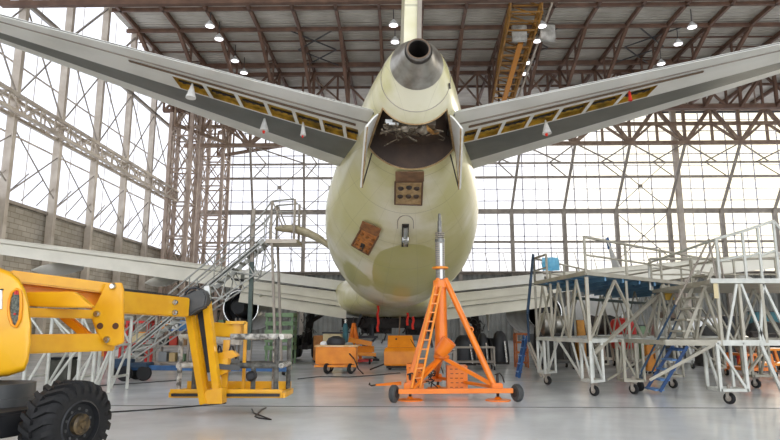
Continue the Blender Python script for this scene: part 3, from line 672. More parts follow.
# main wings
WY0, WTS, WZ, WD = 21.8, .41, 3.95, .085
LW0, LWS = 31.5, .70
def wte(x): return WY0 - WTS * (x - 2.5)
def wle(x): return LW0 - LWS * (x - 2.5)
def wring(sg, x, zc):
    y0, y1 = wte(x), wle(x); ch = y1 - y0; t = .11 * ch; n = 12; up, lo = [], []
    for i in range(n + 1):
        c = i / n; h = t * 2.2 * (math.sqrt(max(0, 1 - c)) * (c ** .9)) * .75 + .04 * (1 - c)
        up.append(V((sg * x, y0 + ch * c, zc + h * .55))); lo.append(V((sg * x, y0 + ch * c, zc - h * .62)))
    return up + lo[::-1]
def wz(x): return WZ + WD * (x - 2.5)
for sg in (-1, 1):
    m = MB(); m.loft([wring(sg, x, wz(x)) for x in (1.6, 2.5, 8, 14, 20, 25.5)]); wg = m.build('wing', WINGW, air, smooth=True)
    def flap(name, xa, xb, segs, mt):
        for (dy0, dz0, dy1, dz1) in segs:
            m = MB(); rows = []
            for i in range(5):
                x = xa + (xb - xa) * i / 4; f = 1 - .35 * (x - 2.5) / 12
                rows.append([V((sg * x, wte(x) + dy0 * f, wz(x) + dz0 * f)), V((sg * x, wte(x) + (dy0 + dy1) / 2 * f, wz(x) + ((dz0 + dz1) / 2) * f + .04)), V((sg * x, wte(x) + dy1 * f, wz(x) + dz1 * f))])
            m.slab(rows, (0, .12, .06)); m.build(name, mt, wg, smooth=True)
    flap('spoiler_panel', 2.45, 7.5, ((0.05, .12, -.25, -.36),), WINGW)
    flap('flap', 2.45, 7.5, ((-.22, -.48, -.75, -.95), (-.72, -1.0, -1.05, -1.22)), WINGG)
    flap('aft_flap', 2.45, 7.5, ((-1.0, -1.3, -1.4, -1.82),), WINGG)
    flap('aileron', 7.7, 23.5, ((.05, .08, -.1, -.16), (-.05, -.24, -.3, -1.05)), WINGG)
    m = MB(); m.slab([[V((sg * x, wte(x) - .2, wz(x) - .4)), V((sg * x, wte(x) - .15, wz(x) - .52))] for x in (2.5, 5, 8.1)], (0, .05, 0)); m.build('slot_gap', BLK, wg)
    for x in (6.6, 11.4, 15.6):
        z = wz(x) - .75; y = wte(x); m = MB(); rg = []
        for s_, r in ((-1.2, .02), (-.6, .13), (.3, .22), (1.6, .26), (3.2, .12)):
            c = V((sg * x, y + s_, z - .25 + .12 * s_)); rg.append([c + V((r * .7 * math.cos(q), 0, r * 1.2 * math.sin(q))) for q in [2 * PI * k / 12 for k in range(12)]])
        m.loft(rg); m.build('flap_fairing', WINGW, wg, smooth=True)
    # engine
    ex_, ey, ez = sg * 8.65, 24.2, 2.72
    m = MB(); m.lathe((ex_, ey, ez), (0, 1, .02), [(0, .98), (.6, 1.12), (2.2, 1.3), (4.2, 1.32), (5.2, 1.2), (5.25, 1.1), (5, 1.0), (3, 1.05), (1, 1.02), (0.02, .93)], 36, cap=False); en = m.build('engine_nacelle', mat('nacelle_grey', '#8d8c86', .3, .5, '#6f6e68', 1.2), air, smooth=True)
    m = MB(); m.lathe((ex_, ey + .02, ez), (0, 1, .02), [(0, .93), (-.03, .96), (-.03, 1.0), (0, .98)], 36, cap=False); m.build('nozzle_lip', CHROME, en, smooth=True)
    m = MB(); m.lathe((ex_, ey - .75, ez), (0, 1, .02), [(0, .36), (.05, .40), (1.5, .62), (3, .7)], 30, cap=True); m.build('core_nozzle', BLK, en, smooth=True)
    m = MB(); m.lathe((ex_, ey + 1.6, ez), (0, 1, 0), [(0, 1.03), (.1, 1.03)], 30); m.build('fan_frame', BLK, en)
    m = MB(); m.prism([(ex_ - .14, ey + .6, ez + 1.0), (ex_ - .14, ey + 5, ez + 1.2), (ex_ - .14, ey + 4, wz(8.65) + .1), (ex_ - .14, ey - 1, wz(8.65) - .1)], (.28, 0, 0)); m.build('engine_pylon', WINGG, en)
    # main gear
    gx, gy = sg * 4.75, 23.6
    m = MB(); m.tube((gx, gy, .95), (gx * .93, gy + .3, 3.9), .2, .24, 12); m.tube((gx, gy, .75), (gx, gy, 1.4), .28, n=12); m.bar((gx, gy - .95, .66), (gx, gy + .95, .66), .3, .34)
    m.tube((gx, gy, 1.9), (gx * .5, gy + .5, 3.4), .12); m.tube((gx, gy - .1, 1.6), (gx, gy + 2.4, 3.6), .1); m.bar((gx, gy - .3, .9), (gx, gy - .55, 1.5), .1); m.bar((gx, gy - .55, 1.5), (gx, gy - .25, 2.1), .1)
    lg = m.build('main_gear', SOOT, air, smooth=True)
    for dy in (-.85, .85):
        m = MB(); m.tube((gx - .75, gy + dy, .62), (gx + .75, gy + dy, .62), .1); m.build('axle', STEEL_DARK, lg)
        for dx in (-.62, .62):
            m = MB(); m.lathe((gx + dx - .24, gy + dy, .62), (1, 0, 0), [(0, .3), (0, .5), (.06, .59), (.16, .62), (.32, .62), (.42, .59), (.48, .5), (.48, .3)], 28); m.build('tyre', RUB, lg, smooth=True)
    for i in range(14):
        m = MB(); p = V((gx + R.uniform(-.3, .3), gy - R.uniform(.1, .5), R.uniform(1., 3.2))); pts = [p]
        for j in range(4): pts.append(pts[-1] + V((R.uniform(-.22, .22), R.uniform(-.12, .12), R.uniform(-.25, .25))))
        m.path(pts, .03, 5); m.build('hydraulic_hose', mat('worn_hose', '#6d6a62', .5, .3, '#2b2a28', 9), lg)
    m = MB(); m.bar((gx * 1.12, gy - .2, 2.2), (gx * 1.16, gy + 1.6, 3.2), .07, 1.3); m.build('gear_door', WINGG, lg)
# belly fairing, wheel-well structure
m = MB(); rg = []
for s, w, zt, zb in ((17.5, .6, 3.2, 2.75), (19, 2.3, 3.9, 2.45), (21.5, 3.15, 4.4, 2.2), (26, 3.3, 4.5, 2.1), (32, 3.0, 4.3, 2.2), (35, .8, 3.2, 2.7)):
    rg.append([V((w * math.copysign(abs(math.cos(q)) ** .6, math.cos(q)), s, (zt + zb) / 2 + (zt - zb) / 2 * math.copysign(abs(math.sin(q)) ** .7, math.sin(q)))) for q in [2 * PI * k / 32 for k in range(32)]])
m.loft(rg); bf = m.build('belly_fairing', CREAM, air, smooth=True)
m = MB()
for x0, x1 in ((-1.6, -2.3), (1.55, 1.95)): m = MB(); m.bar((x0, 20.8, 2.6), (x1, 20.6, .75), .1, .5, (0, 1, 0)); m.build('gear_door', BLK, bf)
m = MB(); m.box((-.1, 21.8, 1.95), 5.2, 1.6, .5); m.box((-.9, 22.2, 1.6), 1.6, 1.2, .4); m.box((1.2, 22.4, 1.6), 1.1, 1., .5)
for i in range(26):
    p = V((R.uniform(-2.6, 2.4), 20.9 + R.uniform(-.1, .4), R.uniform(1.5, 2.5))); pts = [p]
    for j in range(4): pts.append(pts[-1] + V((R.uniform(-.25, .25), R.uniform(-.12, .12), R.uniform(-.3, .2))))
    m.path(pts, .035, 5)
m.build('wheel_well', SOOT, bf)
m = MB(); m.bar((.3, 20.6, 2.4), (.25, 20.5, 1.1), .42, .06, (1, 0, 0)); m.build('brown_gear_strut', mat('tan_strut', '#9a7a5a', .6, 0, '#775a3e', 4), bf)
# streamers
def wpos(px, py, Y): return at(px, py, Y)
STR = [(378, 311, 29, 'left side of the belly', 1.05), (407.5, 318, 29.5, 'middle of the belly', .5), (413, 322, 29.5, 'right of the belly strut', .45)]
for px, py, Y, w, L in STR:
    p = at(px, py, Y); m = MB(); m.slab([[p + V((-.055, 0, .25 - .2 * i)) + V((.03 * math.sin(i * 2.1), .05 * math.sin(i * 1.3), 0)), p + V((.055, 0, .25 - .2 * i)) + V((.03 * math.sin(i * 2.1), .05 * math.sin(i * 1.3 + .4), 0))] for i in range(int(L / .2) + 2)], (0, .012, 0))
    tag(m.build('warning_streamer', REDC), 'red cloth streamer hanging from the ' + w, 'streamer', 'red streamers under the belly')
for px, py, red, lab in ((193, 85, 0, 'white cloth tag hanging at the far end of the left tailplane hinge bays'), (265, 119, 1, 'white cloth tag with red hem under the middle of the left tailplane'), (303.5, 123.5, 1, 'narrow white cloth tag with red hem on the left tailplane near the fuselage'), (545, 121.5, 1, 'white cloth tag with red hem under the right tailplane'), (628.5, 92, 2, 'small red cloth tag under the right tailplane')):
    h = shit(px, py)
    if not h: continue
    p = AM @ h[0] + V((0, -.05, -.02)); L = .30 if red != 2 else .2; w = (.045 if red == 2 else .11) if px != 303.5 else .07
    t = thing('warning_flag', lab, 'streamer', p, 'cloth tags on the tailplanes')
    m = MB(); m.lathe(p, (.06 * R.uniform(-1, 1), -.1, -1), [(-.04, .012), (.02, .03), (L * .6, w * .7), (L, w)], 10); m.build('cloth', REDC if red == 2 else WHITEC, t, smooth=True)
    if red == 1: m = MB(); m.lathe(p + V((0, -.1 * L, -L * .98)), (0, -.1, -1), [(0, w * .32), (.06, w * .25)], 8); m.build('red_hem', REDC, t)
# ================================================================== YELLOW BOOM LIFT
wc = at(67, 424, 7.9); wc.z = .53
lift = thing('boom_lift', 'yellow articulated boom lift with a big black tyre and a basket low over the floor', 'lift', (wc.x, wc.y, 0))
nx = V((.94, -.35, 0)).normalized(); ny = V((.35, .94, 0))
def lug_wheel(c, parent):
    m = MB(); w = .24
    m.lathe(c - nx * w, nx, [(0, .28), (0, .35), (.02, .437), (.07, .48), (.24, .488), (.41, .48), (.46, .437), (.48, .35), (.47, .29), (.42, .27)], 48)
    for i in range(22):
        for sg in (-1, 1):
            q = 2 * PI * (i + (.5 if sg > 0 else 0)) / 22
            def tp(ang, t, r): return c + nx * t + (V((0, 0, 1)) * math.cos(ang) + ny * math.sin(ang)) * r * .93
            prof = [(0., .0), (.12, .10), (.19, .17), (.24, .22), (.245, .21)]
            rg = []
            for j, (t, da) in enumerate(prof):
                ro = (.565, .565, .56, .50, .43)[j]; ri = ro - .07
                hw = .055 if j < 3 else .07
                rg.append([tp(q + da - hw, sg * t, ri), tp(q + da - hw, sg * t, ro), tp(q + da + hw, sg * t, ro), tp(q + da + hw, sg * t, ri)])
            m.loft(rg)
    ty = m.build('tyre', RUB, parent, smooth=True, sharp=40)
    m = MB(); m.lathe(c + nx * .17, nx, [(-.1, .29), (.06, .29), (.07, .27), (.0, .25), (-.03, .2), (.02, .15)], 32); m.build('rim', BLK, ty, smooth=True)
    m = MB(); m.lathe(c + nx * .17, nx, [(0, .13), (.08, .125), (.1, .1), (.1, .05), (.12, .045)], 24); m.build('hub', mat('worn_bronze_hub', '#6d5c40', .45, .6, '#3a342c', 12), ty, smooth=True)
    for i in range(10):
        q = 2 * PI * i / 10; p = c + nx * .15 + (V((0, 0, 1)) * math.cos(q) + ny * math.sin(q)) * .185
        MB().lathe(p, nx, [(0, .022), (.04, .02)], 6).build('wheel_nut', DKG, ty)
lug_wheel(wc, lift); lug_wheel(wc - nx * 2.0, lift)
m = MB(); c0 = wc - nx * 1.0
def ob(m, c, a, b, z0, z1):
    pts = [c + nx * (i * a / 2) + ny * (j * b / 2) for i, j in ((-1, -1), (1, -1), (1, 1), (-1, 1))]; m.prism([V((p.x, p.y, z0)) for p in pts], (0, 0, z1 - z0))
ob(m, c0 - ny * .35 - nx * .1, 1.35, 1.5, .40, .70); ob(m, c0 - ny * 1.6 - nx * .2, 1.2, 1.6, .4, .78); m.build('chassis', BLK, lift, bevel=.03)
m = MB(); m.tube(wc - nx * .3, wc - nx * 1.8, .14, n=14); m.build('axle', BLK, lift, smooth=True)
m = MB(); cc = c0 - nx * .3; m.lathe((cc.x, cc.y, .68), (0, 0, 1), [(0, .5), (.12, .5), (.12, .45), (.3, .45)], 32); m.build('turntable', DKG, lift, smooth=True)
# hood with rounded front
hp = [(-60, 258), (-20, 262), (0, 266), (11, 270), (20, 277), (27, 288), (31, 303), (33.5, 325), (33, 345), (30, 363), (26, 372), (10, 377), (-20, 380), (-60, 382)]
def hring(Y, k, dx=0):
    pts = [at(x, y, Y) for x, y in hp]; c = sum(pts, V()) / len(pts); return [c + (p - c) * k + V((dx, 0, 0)) for p in pts]
base = [at(x, y, 8.15) for x, y in hp]; cen = sum(base, V()) / len(base)
rg = []
for off, ins in ((0, .10), (.02, .05), (.07, .015), (.16, 0), (.7, 0), (1.35, .02), (1.5, .1), (1.55, .25)):
    rg.append([p + V((-.78 * off, off, 0)) + (cen - p).normalized() * ins for p in base])
m = MB(); m.loft(rg); hood = m.build('engine_hood', YEL, lift, smooth=True, sharp=60)
op = [(9.5, 299), (12, 292), (16, 289), (20, 290), (21, 297), (21, 308), (19.5, 320), (16, 327), (12, 325), (9, 316), (8.3, 307)]
m = MB(); m.prism([at(x, y, 8.13) for x, y in op], (0, .05, 0)); gr = m.build('grille_opening', mat('dark_mesh_grille', '#3c4038', .6, .3, '#75786c', 30), hood)
m = MB(); pts = [at(x, y, 8.12) for x, y in op]; m.path(pts + pts[:1], .018, 6); m.build('opening_rim', YEL2, gr, smooth=True)
for x0, y0, x1, y1 in ((14, 290.5, 16.4, 294.5), (16.8, 290.5, 18.6, 294.5), (19, 290.5, 20.4, 294.5), (13.5, 313, 15.5, 315)):
    m = MB(); m.prism([at(a, b, 8.12) for a, b in ((x0, y0), (x1, y0), (x1, y1), (x0, y1))], (0, .02, 0)); m.build('red_marking', RED, gr)
m = MB(); m.prism([at(a, b, 8.13) for a, b in ((-8, 290), (1.6, 290), (1.6, 309), (-8, 309))], (0, .03, 0)); lp = m.build('label_plate', WHITEM, hood)
m = MB(); m.prism([at(a, b, 8.125) for a, b in ((-8, 288.8), (2.4, 288.8), (2.4, 290), (-8, 290))], (0, .03, 0)); m.build('label_border', BLK, lp)
# arms, link plates
def arm(name, a, b, w, h, mt, bv=.02): return MB().bar(a, b, w, h).build(name, mt, lift, bevel=bv)
arm('upper_arm', at(8, 276.5, 8.9), at(113, 289.5, 9.95), .34, .17, YEL)
arm('inner_arm', at(18, 288, 9.15), at(105, 303, 10.05), .22, .26, YEL2)
m = MB(); m.prism([at(x, y, 8.95) for x, y in ((24, 292), (72, 291.5), (79, 296), (92, 307.5), (57, 307.5), (24, 306))], (0, .14, 0)); m.build('arm_gusset', YEL, lift, bevel=.015)
arm('tension_link', at(24, 312.5, 8.8), at(98, 314.5, 9.75), .16, .135, YEL)
la = arm('lower_arm', at(20, 344, 8.85), at(110, 342, 9.95), .34, .27, YEL)
arm('lift_cylinder', at(62, 314, 9.9), at(90, 338, 9.9), .12, .13, YEL2)
pp = [(106, 283), (121, 282.5), (123, 290), (123, 343), (115, 346), (106, 344.5), (99, 336), (91.5, 315), (92, 309), (97, 302)]
for k, off in enumerate((0, .45)):
    m = MB(); m.prism([at(x, y, 9.62) + V((-.56 * off, off, 0)) for x, y in pp], (0, .06, 0)); kp = m.build('knuckle_plate', YEL, lift, bevel=.012)
    if k: continue
    for x, y in ((113, 286.5), (97, 314), (107, 339.5)):
        MB().lathe(at(x, y, 9.62), (0, -1, 0), [(0, .055), (.03, .05), (.05, .035), (.05, .012)], 16).build('pivot_pin', CHROME, kp, smooth=True)
    for x, y in ((100, 326), (115.5, 326)):
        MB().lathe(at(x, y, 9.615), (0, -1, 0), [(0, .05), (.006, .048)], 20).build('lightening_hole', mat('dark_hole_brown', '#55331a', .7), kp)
ja, jb = at(113, 302, 10.0), at(183, 307.5, 11.75)
jib = arm('jib', ja, jb, .3, .36, YEL)
m = MB(); m.path([at(122, 290, 10.2), at(150, 293, 10.9), at(178, 297, 11.6)], .03, 6); m.path([at(122, 291.5, 10.15), at(150, 294, 10.85), at(176, 298, 11.55)], .02, 6); m.build('hose', BLK, jib, smooth=True)
for x, y in ((170.5, 302), (175.5, 302.5), (170.5, 312), (175.5, 312.5)):
    MB().lathe(at(x, y, 11.28), (0, -1, 0), [(0, .05), (.06, .05), (.08, .03)], 12).build('jib_bolt', CHROME, jib, smooth=True)
m = MB(); m.prism([at(x, y, 11.75) for x, y in ((178, 297), (186, 295), (194, 291), (203, 289), (207, 296), (205, 307), (196, 311), (189, 316), (179, 314.5))], (0, .34, 0)); kn = m.build('rotator_knuckle', DKG, lift, bevel=.03)
m = MB(); m.path([at(185, 297, 11.9), at(186, 292, 11.9), at(190, 288.5, 11.9), at(196, 287.5, 11.9), at(202, 290, 11.95), at(206, 297, 12)], .025, 6); m.path([at(187, 298, 12), at(189, 293, 12), at(194, 290.5, 12), at(200, 294, 12)], .02, 6); m.build('hose', BLK, kn, smooth=True)
m = MB(); m.bar(at(207, 286, 12), at(208.5, 300, 12), .06, .1); m.build('sensor_bracket', WALU, kn)
for nm, a, b in (('mast_rail', at(187.5, 300, 12.05), at(204.5, 404, 11.95)), ('mast_rail', at(205.5, 292, 12.05), at(218.5, 402, 12.0)), ('mast_rail', at(195, 302, 12.2), at(210, 404, 12.15))):
    m = MB(); m.bar(a, b, .15 if a.y < 12.1 else .06, .14 if a.y < 12.1 else .05); m.build(nm, YEL, lift, bevel=.012)
m = MB(); m.bar(at(200, 305, 12.2), at(211, 372, 12.2), .12, .12); m.build('mast_cylinder', BLK, lift)
m = MB(); m.prism([at(x, y, 11.9) for x, y in ((200, 404), (206, 390), (222, 388), (222, 404))], (0, .3, 0)); m.build('mast_foot', YEL, lift, bevel=.01)
# basket
bz0 = .36
XA, XB = at(172, 396, 12.4).x, at(285, 396, 12.6).x; YA, YB2 = 12.35, 13.25
def bx(px, Y): return at(px, 350, Y).x
m = MB()
for y in (YA, YB2): m.bar((XA, y, bz0 + .05), (XB, y, bz0 + .05), .1, .1)
for x in (XA, XB, (XA + XB) / 2, XA + .6, XB - .5): m.bar((x, YA, bz0 + .05), (x, YB2, bz0 + .05), .1, .1)
m.box(((XA + XB) / 2, (YA + YB2) / 2, bz0 + .02), XB - XA, YB2 - YA, .03); m.box(((XA + XB) / 2, YB2, bz0 + .16), XB - XA, .03, .16)
bk = m.build('basket_floor', YEL, lift)
for xa, xb in ((XA, XA + .6), (XA + 1., XB)):
    m = MB(); m.box(((xa + xb) / 2, YA - .05, bz0 + .13), xb - xa, .04, .07); m.build('toe_board', YEL, bk); m = MB(); m.box(((xa + xb) / 2, YA - .09, bz0 + .06), xb - xa - .08, .05, .05); m.build('bumper_strip', BLK, bk)
zt, zm = 1.53, .97
def post(x, y, z0, z1, mt): return MB().tube((x, y, z0), (x, y, z1), .048, n=10).build('rail_post', mt, bk, smooth=True)
def rail(a, b, mt, r=.052): return MB().tube(a, b, r, n=10).build('guard_rail', mt, bk, smooth=True)
L0, L1 = XA + .12, XA + .42
for x, y, mt in ((L0, YA + .05, FOAM), (L1, YA + .05, FOAMD), (L0 + .05, YB2 - .05, FOAM)): post(x, y, bz0 + .05, zt, mt)
rail((L0 - .03, YA + .05, zt), (L1 + .2, YA + .05, zt), FOAMW); rail((L0 - .06, YA + .05, zm), (L1 + .15, YA + .05, zm), FOAMW); rail((L0, YA, zt), (L0 + .05, YB2, zt), FOAMW); rail((L0, YA, zm), (L0 + .05, YB2, zm), FOAM)
R0 = XB - .05; Rm = XB - .6; Rl = XB - 1.08
for x, y, z1, mt in ((R0, YB2 - .05, zt, FOAMD), (R0 - .1, YA + .05, zt, FOAMD), (Rm, YA + .05, zm, FOAMD), (R0 - .3, YB2 - .05, zt, FOAM)): post(x, y, bz0 + .05, z1, mt)
rail((Rl, YA + .05, zt), (R0 - .08, YA + .05, zt), FOAM, .06); rail((Rl, YA + .05, zm), (R0 - .08, YA + .05, zm), FOAMD, .055); rail((R0, YA, zt), (R0, YB2, zt), FOAMW); rail((R0, YA, zm), (R0, YB2, zm), FOAM); rail((Rl, YB2 - .05, zt), (R0, YB2 - .05, zt), FOAMW, .05); rail((Rl, YB2 - .05, zm), (R0, YB2 - .05, zm), FOAMD, .05)
m = MB(); m.bar(at(246, 322, 12.7), at(243, 397, 12.7), .06, .06); m.bar(at(227, 340, 12.5), at(223, 402, 12.4), .13, .06); m.bar(at(226, 322.5, 12.7), at(246, 322.5, 12.7), .06, .06); m.build('entry_frame', YEL, bk)
m = MB(); m.prism([at(x, y, 12.75) for x, y in ((209, 322), (241, 324), (241, 338), (209, 336))], (0, .25, 0)); cn = m.build('control_console', YEL, bk, bevel=.02)
m = MB(); m.prism([at(x, y, 12.7) for x, y in ((211, 336.5), (240, 338.5), (239, 345), (213, 343))], (0, .25, 0)); m.build('console_tray', FOAMW, cn)
m = MB(); m.prism([at(x, y, 12.3) for x, y in ((206, 356), (232, 350), (238, 356), (222, 362), (206, 364))], (0, .2, 0)); m.prism([at(x, y, 12.2) for x, y in ((212, 362), (228, 358), (228, 372), (214, 378))], (0, .22, 0)); m.build('rotator_bracket', YEL, lift, bevel=.012)
m = MB(); m.bar(at(214, 366, 12.15), at(240, 368, 12.3), .12, .1); m.build('rotator_motor', DKG, lift, bevel=.01)
for k, (x0, x1) in enumerate(((213, 222), (226, 236))):
    m = MB(); pts = [at(x0 + (x1 - x0) * i / 6, 352 + 7 * math.sin(i * 1.1 + k), 12.35 + .05 * (i % 2)) for i in range(7)]; m.path(pts, .02, 5); m.build('hose', BLK, lift, smooth=True)
m = MB(); c = at(251.5, 376, 12.3); m.lathe(c + V((0, .06, 0)), (0, -1, 0), [(0, .1), (.12, .1), (.16, .06)], 16); m.build('foot_switch', BLK, bk, smooth=True)
m = MB(); m.prism([at(x, y, 12.85) for x, y in ((267, 396), (278, 383), (279, 396))], (0, .05, 0)); m.build('corner_plate', WALU, bk)

# ================================================================== ORANGE TRIPOD JACK
jo = onz(446, 398); YJ = 15.3
jack = thing('tripod_jack', 'tall orange tripod tail jack with a ladder and a grey ram beside the airliner tail', 'jack', (at(446, 390, YJ).x, YJ, 0))
apx = at(440.5, 279, 15.9)
fl, fr_ = at(408, 388, 15.2), at(495.5, 386, 15.2); fl.z = fr_.z = .28; fb = at(436, 372, 18.2); fb.z = .28
def leg(f, off):
    m = MB(); m.tube(f, apx + off, .08, .075, 12); return m.build('leg', ORA, jack, smooth=True)
leg(fl, V((-.05, 0, 0))); lr = leg(fr_, V((.12, 0, .0))); leg(fb, V((0, .1, 0)))
MB().lathe(fr_.lerp(apx, .52) + V((.12, -.05, 0)), (0, -1, 0), [(0, .07), (.02, .07), (.02, .045), (0, .045)], 12).build('lifting_eye', ORA, lr)
for f in (fl, fr_, fb):
    m = MB(); m.lathe((f.x + .05, f.y, 0), (0, 0, 1), [(0.0, .3), (.025, .3), (.04, .1), (.09, .05)], 24); pd = m.build('foot_pad', ORA, jack, smooth=True)
    m = MB(); m.tube((f.x + .05, f.y, .05), (f.x + .05, f.y, .62), .035); m.build('screw_spindle', SOOT, pd)
    m = MB(); m.box((f.x + .03, f.y, .3), .26, .26, .22); m.build('leg_socket', ORA, jack, bevel=.02)
    m = MB(); m.path([(f.x - .02, f.y - .05, .6), (f.x + .1, f.y - .05, .64), (f.x + .16, f.y - .05, .56), (f.x + .2, f.y - .06, .42)], .018, 5); m.build('crank_handle', SOOT, pd)
m = MB(); cyl = apx.copy(); m.tube((apx.x, 15.95, .95), (apx.x, 15.95, 2.85), .165, .15, 18); cy = m.build('lift_cylinder', ORA, jack, smooth=True)
m = MB(); m.lathe((apx.x, 15.95, .9), (0, 0, 1), [(0, .1), (.06, .2), (.12, .2), (.13, .17)], 20); m.build('cylinder_base', ORA, cy, smooth=True)
c = at(441, 352, 15.75); m = MB(); m.lathe(c, (.62, -.2, .8), [(-.05, .16), (.25, .19), (.36, .19), (.36, .165), (.15, .15)], 22); m.build('filler_cup', ORA, cy, smooth=True)
m = MB(); m.tube((apx.x, 15.95, 2.8), (apx.x, 15.95, at(441, 240, 15.95).z), .12, .12, 20); rm = m.build('ram', mat('grey_threaded_ram', '#8f8e88', .45, .5, '#77766f', 20), jack, smooth=True)
m = MB(); zt_ = at(441, 240, 15.95).z
for i in range(18): z = 3.2 + .055 * i * 1.0; m.lathe((apx.x, 15.95, z), (0, 0, 1), [(0, .122), (.012, .126), (.024, .122)], 20, cap=False)
m.build('ram_threads', STEEL_GREY, rm)
m = MB(); m.bar((apx.x + .02, 15.83, 2.95), (apx.x + .02, 15.83, zt_ - .1), .012, .06); m.build('measuring_scale', WHITEM, rm)
m = MB(); m.lathe((apx.x, 15.95, at(441, 268, 15.95).z), (0, 0, 1), [(-.04, .14), (-.02, .21), (.02, .21), (.04, .14)], 24); m.build('lock_collar', ORA2, rm, smooth=True)
m = MB(); m.lathe((apx.x, 15.95, zt_), (0, 0, 1), [(-.05, .13), (.02, .13), (.03, .06), (.5, .055), (.5, .045), (.66, .04), (.7, .03)], 16); m.build('ram_tip', mat('dull_grey_rod', '#85847e', .4, .6, '#6a6963', 8), rm, smooth=True)
m = MB(); m.lathe((apx.x, 15.95, at(441, 283, 15.95).z), (0, 0, 1), [(-.12, .2), (.06, .19), (.08, .14)], 20); m.build('apex_collar', ORA, jack, smooth=True)
# ladder
l0, l1 = at(411.5, 388, 15.0), at(434.5, 286, 15.65); l0.z = .3; r0, r1 = at(420, 388, 15.2), at(441, 286, 15.7); r0.z = .3
m = MB(); m.tube(l0, l1, .03); m.build('ladder_rail', ORA2, jack, smooth=True); m = MB(); m.tube(r0, r1, .03); m.build('ladder_rail', ORA2, jack, smooth=True)
for i in range(1, 11): f = i / 11; MB().tube(l0.lerp(l1, f), r0.lerp(r1, f), .018, n=6).build('ladder_rung', mat('pale_orange_rung', '#f0a060', .5), jack)
# axle beam with wheels, braces
wl, wr = at(394, 391.5, 14.75), at(517, 389.5, 15.0)
wl.z = .2; wr.z = .2
m = MB(); m.bar(wl + V((.1, 0, .05)), wr + V((-.1, 0, .05)), .11, .11); m.build('axle_beam', ORA, jack, bevel=.01)
for wv, sg in ((wl, -1), (wr, 1)):
    m = MB(); dx = V((.9, -.43 * -sg, 0)).normalized() if sg > 0 else V((.93, -.36, 0)).normalized()
    m.lathe(wv - dx * .07, dx, [(0, .09), (0, .17), (.03, .2), (.11, .2), (.14, .17), (.14, .09)], 24); ty = m.build('tyre', RUBG, jack, smooth=True)
    MB().lathe(wv - dx * .08, dx, [(0, .1), (.16, .1)], 18).build('wheel_hub', SOOT, ty)
hub = V((apx.x, 15.95, .98))
for f in (fl, fr_, fb): m = MB(); m.bar(hub, f + V((0, 0, .05)), .09, .09); m.build('brace', ORA, jack, bevel=.008)
for a, b in ((fl, fb), (fr_, fb)): m = MB(); m.tube(a + V((0, 0, .02)), b + V((0, 0, .02)), .045, n=10); m.build('brace', ORA, jack, smooth=True)
m = MB(); m.tube(hub - V((0, 0, .05)), at(413, 389, 15.0) + V((0, 0, 0)), .03); m.build('brace', ORA, jack, smooth=True)
def vbox(name, px0, py0, px1, py1, Y, dep, parent, mt, slots=5):
    a, b = at(px0, py0, Y), at(px1, py1, Y); z0 = max(.0, b.z); m = MB(); m.box(((a.x + b.x) / 2, Y + dep / 2, (a.z + z0) / 2), b.x - a.x, dep, a.z - z0); o = m.build(name, mt, parent, bevel=.015)
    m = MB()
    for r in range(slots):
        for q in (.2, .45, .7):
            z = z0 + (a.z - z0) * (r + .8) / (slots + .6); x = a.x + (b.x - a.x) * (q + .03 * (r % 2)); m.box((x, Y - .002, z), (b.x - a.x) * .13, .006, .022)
    m.build('vent_slot', mat('painted_slot_shade', '#8a3c0c', .7), o); return o  # raised strips in darker orange paint the shade inside the vent slots
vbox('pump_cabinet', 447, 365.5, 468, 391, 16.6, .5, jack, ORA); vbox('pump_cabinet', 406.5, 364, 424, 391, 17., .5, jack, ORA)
tb0, tb1 = at(401, 384, 15.4), at(374, 387, 15.6)
m = MB(); m.bar(tb0, tb1 + V((.05, 0, .05)), .05, .05); m.bar(tb0 + V((0, .4, 0)), tb1 + V((.05, 0, .05)), .05, .05); tb = m.build('tow_bar', ORA, jack); m = MB(); m.path([tb1 + V((.05, 0, .05)), tb1 + V((-.06, 0, .03)), tb1 + V((-.12, 0, .06)), tb1 + V((-.1, 0, .1))], .02, 6); m.build('tow_eye', SOOT, tb)
m = MB(); p = at(432, 376, 16.8)
for i in range(10):
    pts = [p + V((R.uniform(-.1, .1), R.uniform(-.1, .1), R.uniform(-.2, .05)))]
    for j in range(3): pts.append(pts[-1] + V((R.uniform(-.15, .15), R.uniform(-.1, .1), R.uniform(-.12, .1))))
    m.path(pts, .016, 5)
m.build('valve_block', SOOT, jack)
# ================================================================== RIGHT-HAND TAIL DOCKS
def caster(c, parent, r=.13, rz=.6):
    ax = V((math.cos(rz), math.sin(rz), 0)); p = V((c.x, c.y, r))
    m = MB(); m.box((c.x, c.y, 2 * r + .05), .16, .16, .03); 
    for s in (-1, 1): m.bar(p + ax * (.07 * s), V((c.x, c.y, 2 * r + .05)) + ax * (.07 * s), .02, .08)
    m.tube((c.x, c.y, 2 * r + .05), (c.x, c.y, .45), .04); k = m.build('caster', STEEL_GREY, parent)
    m = MB(); m.lathe(p - ax * .05, ax, [(0, r * .5), (0, r * .9), (.02, r), (.08, r), (.1, r * .9), (.1, r * .5)], 20); m.build('wheel', RUB, k, smooth=True)
    MB().lathe(p - ax * .055, ax, [(0, r * .52), (.11, r * .52)], 14).build('wheel_hub', STEEL_GREY, k)
def B(m, a, b, w=.075, h=None): m.bar(a, b, w * .82, (h or w) * .82)
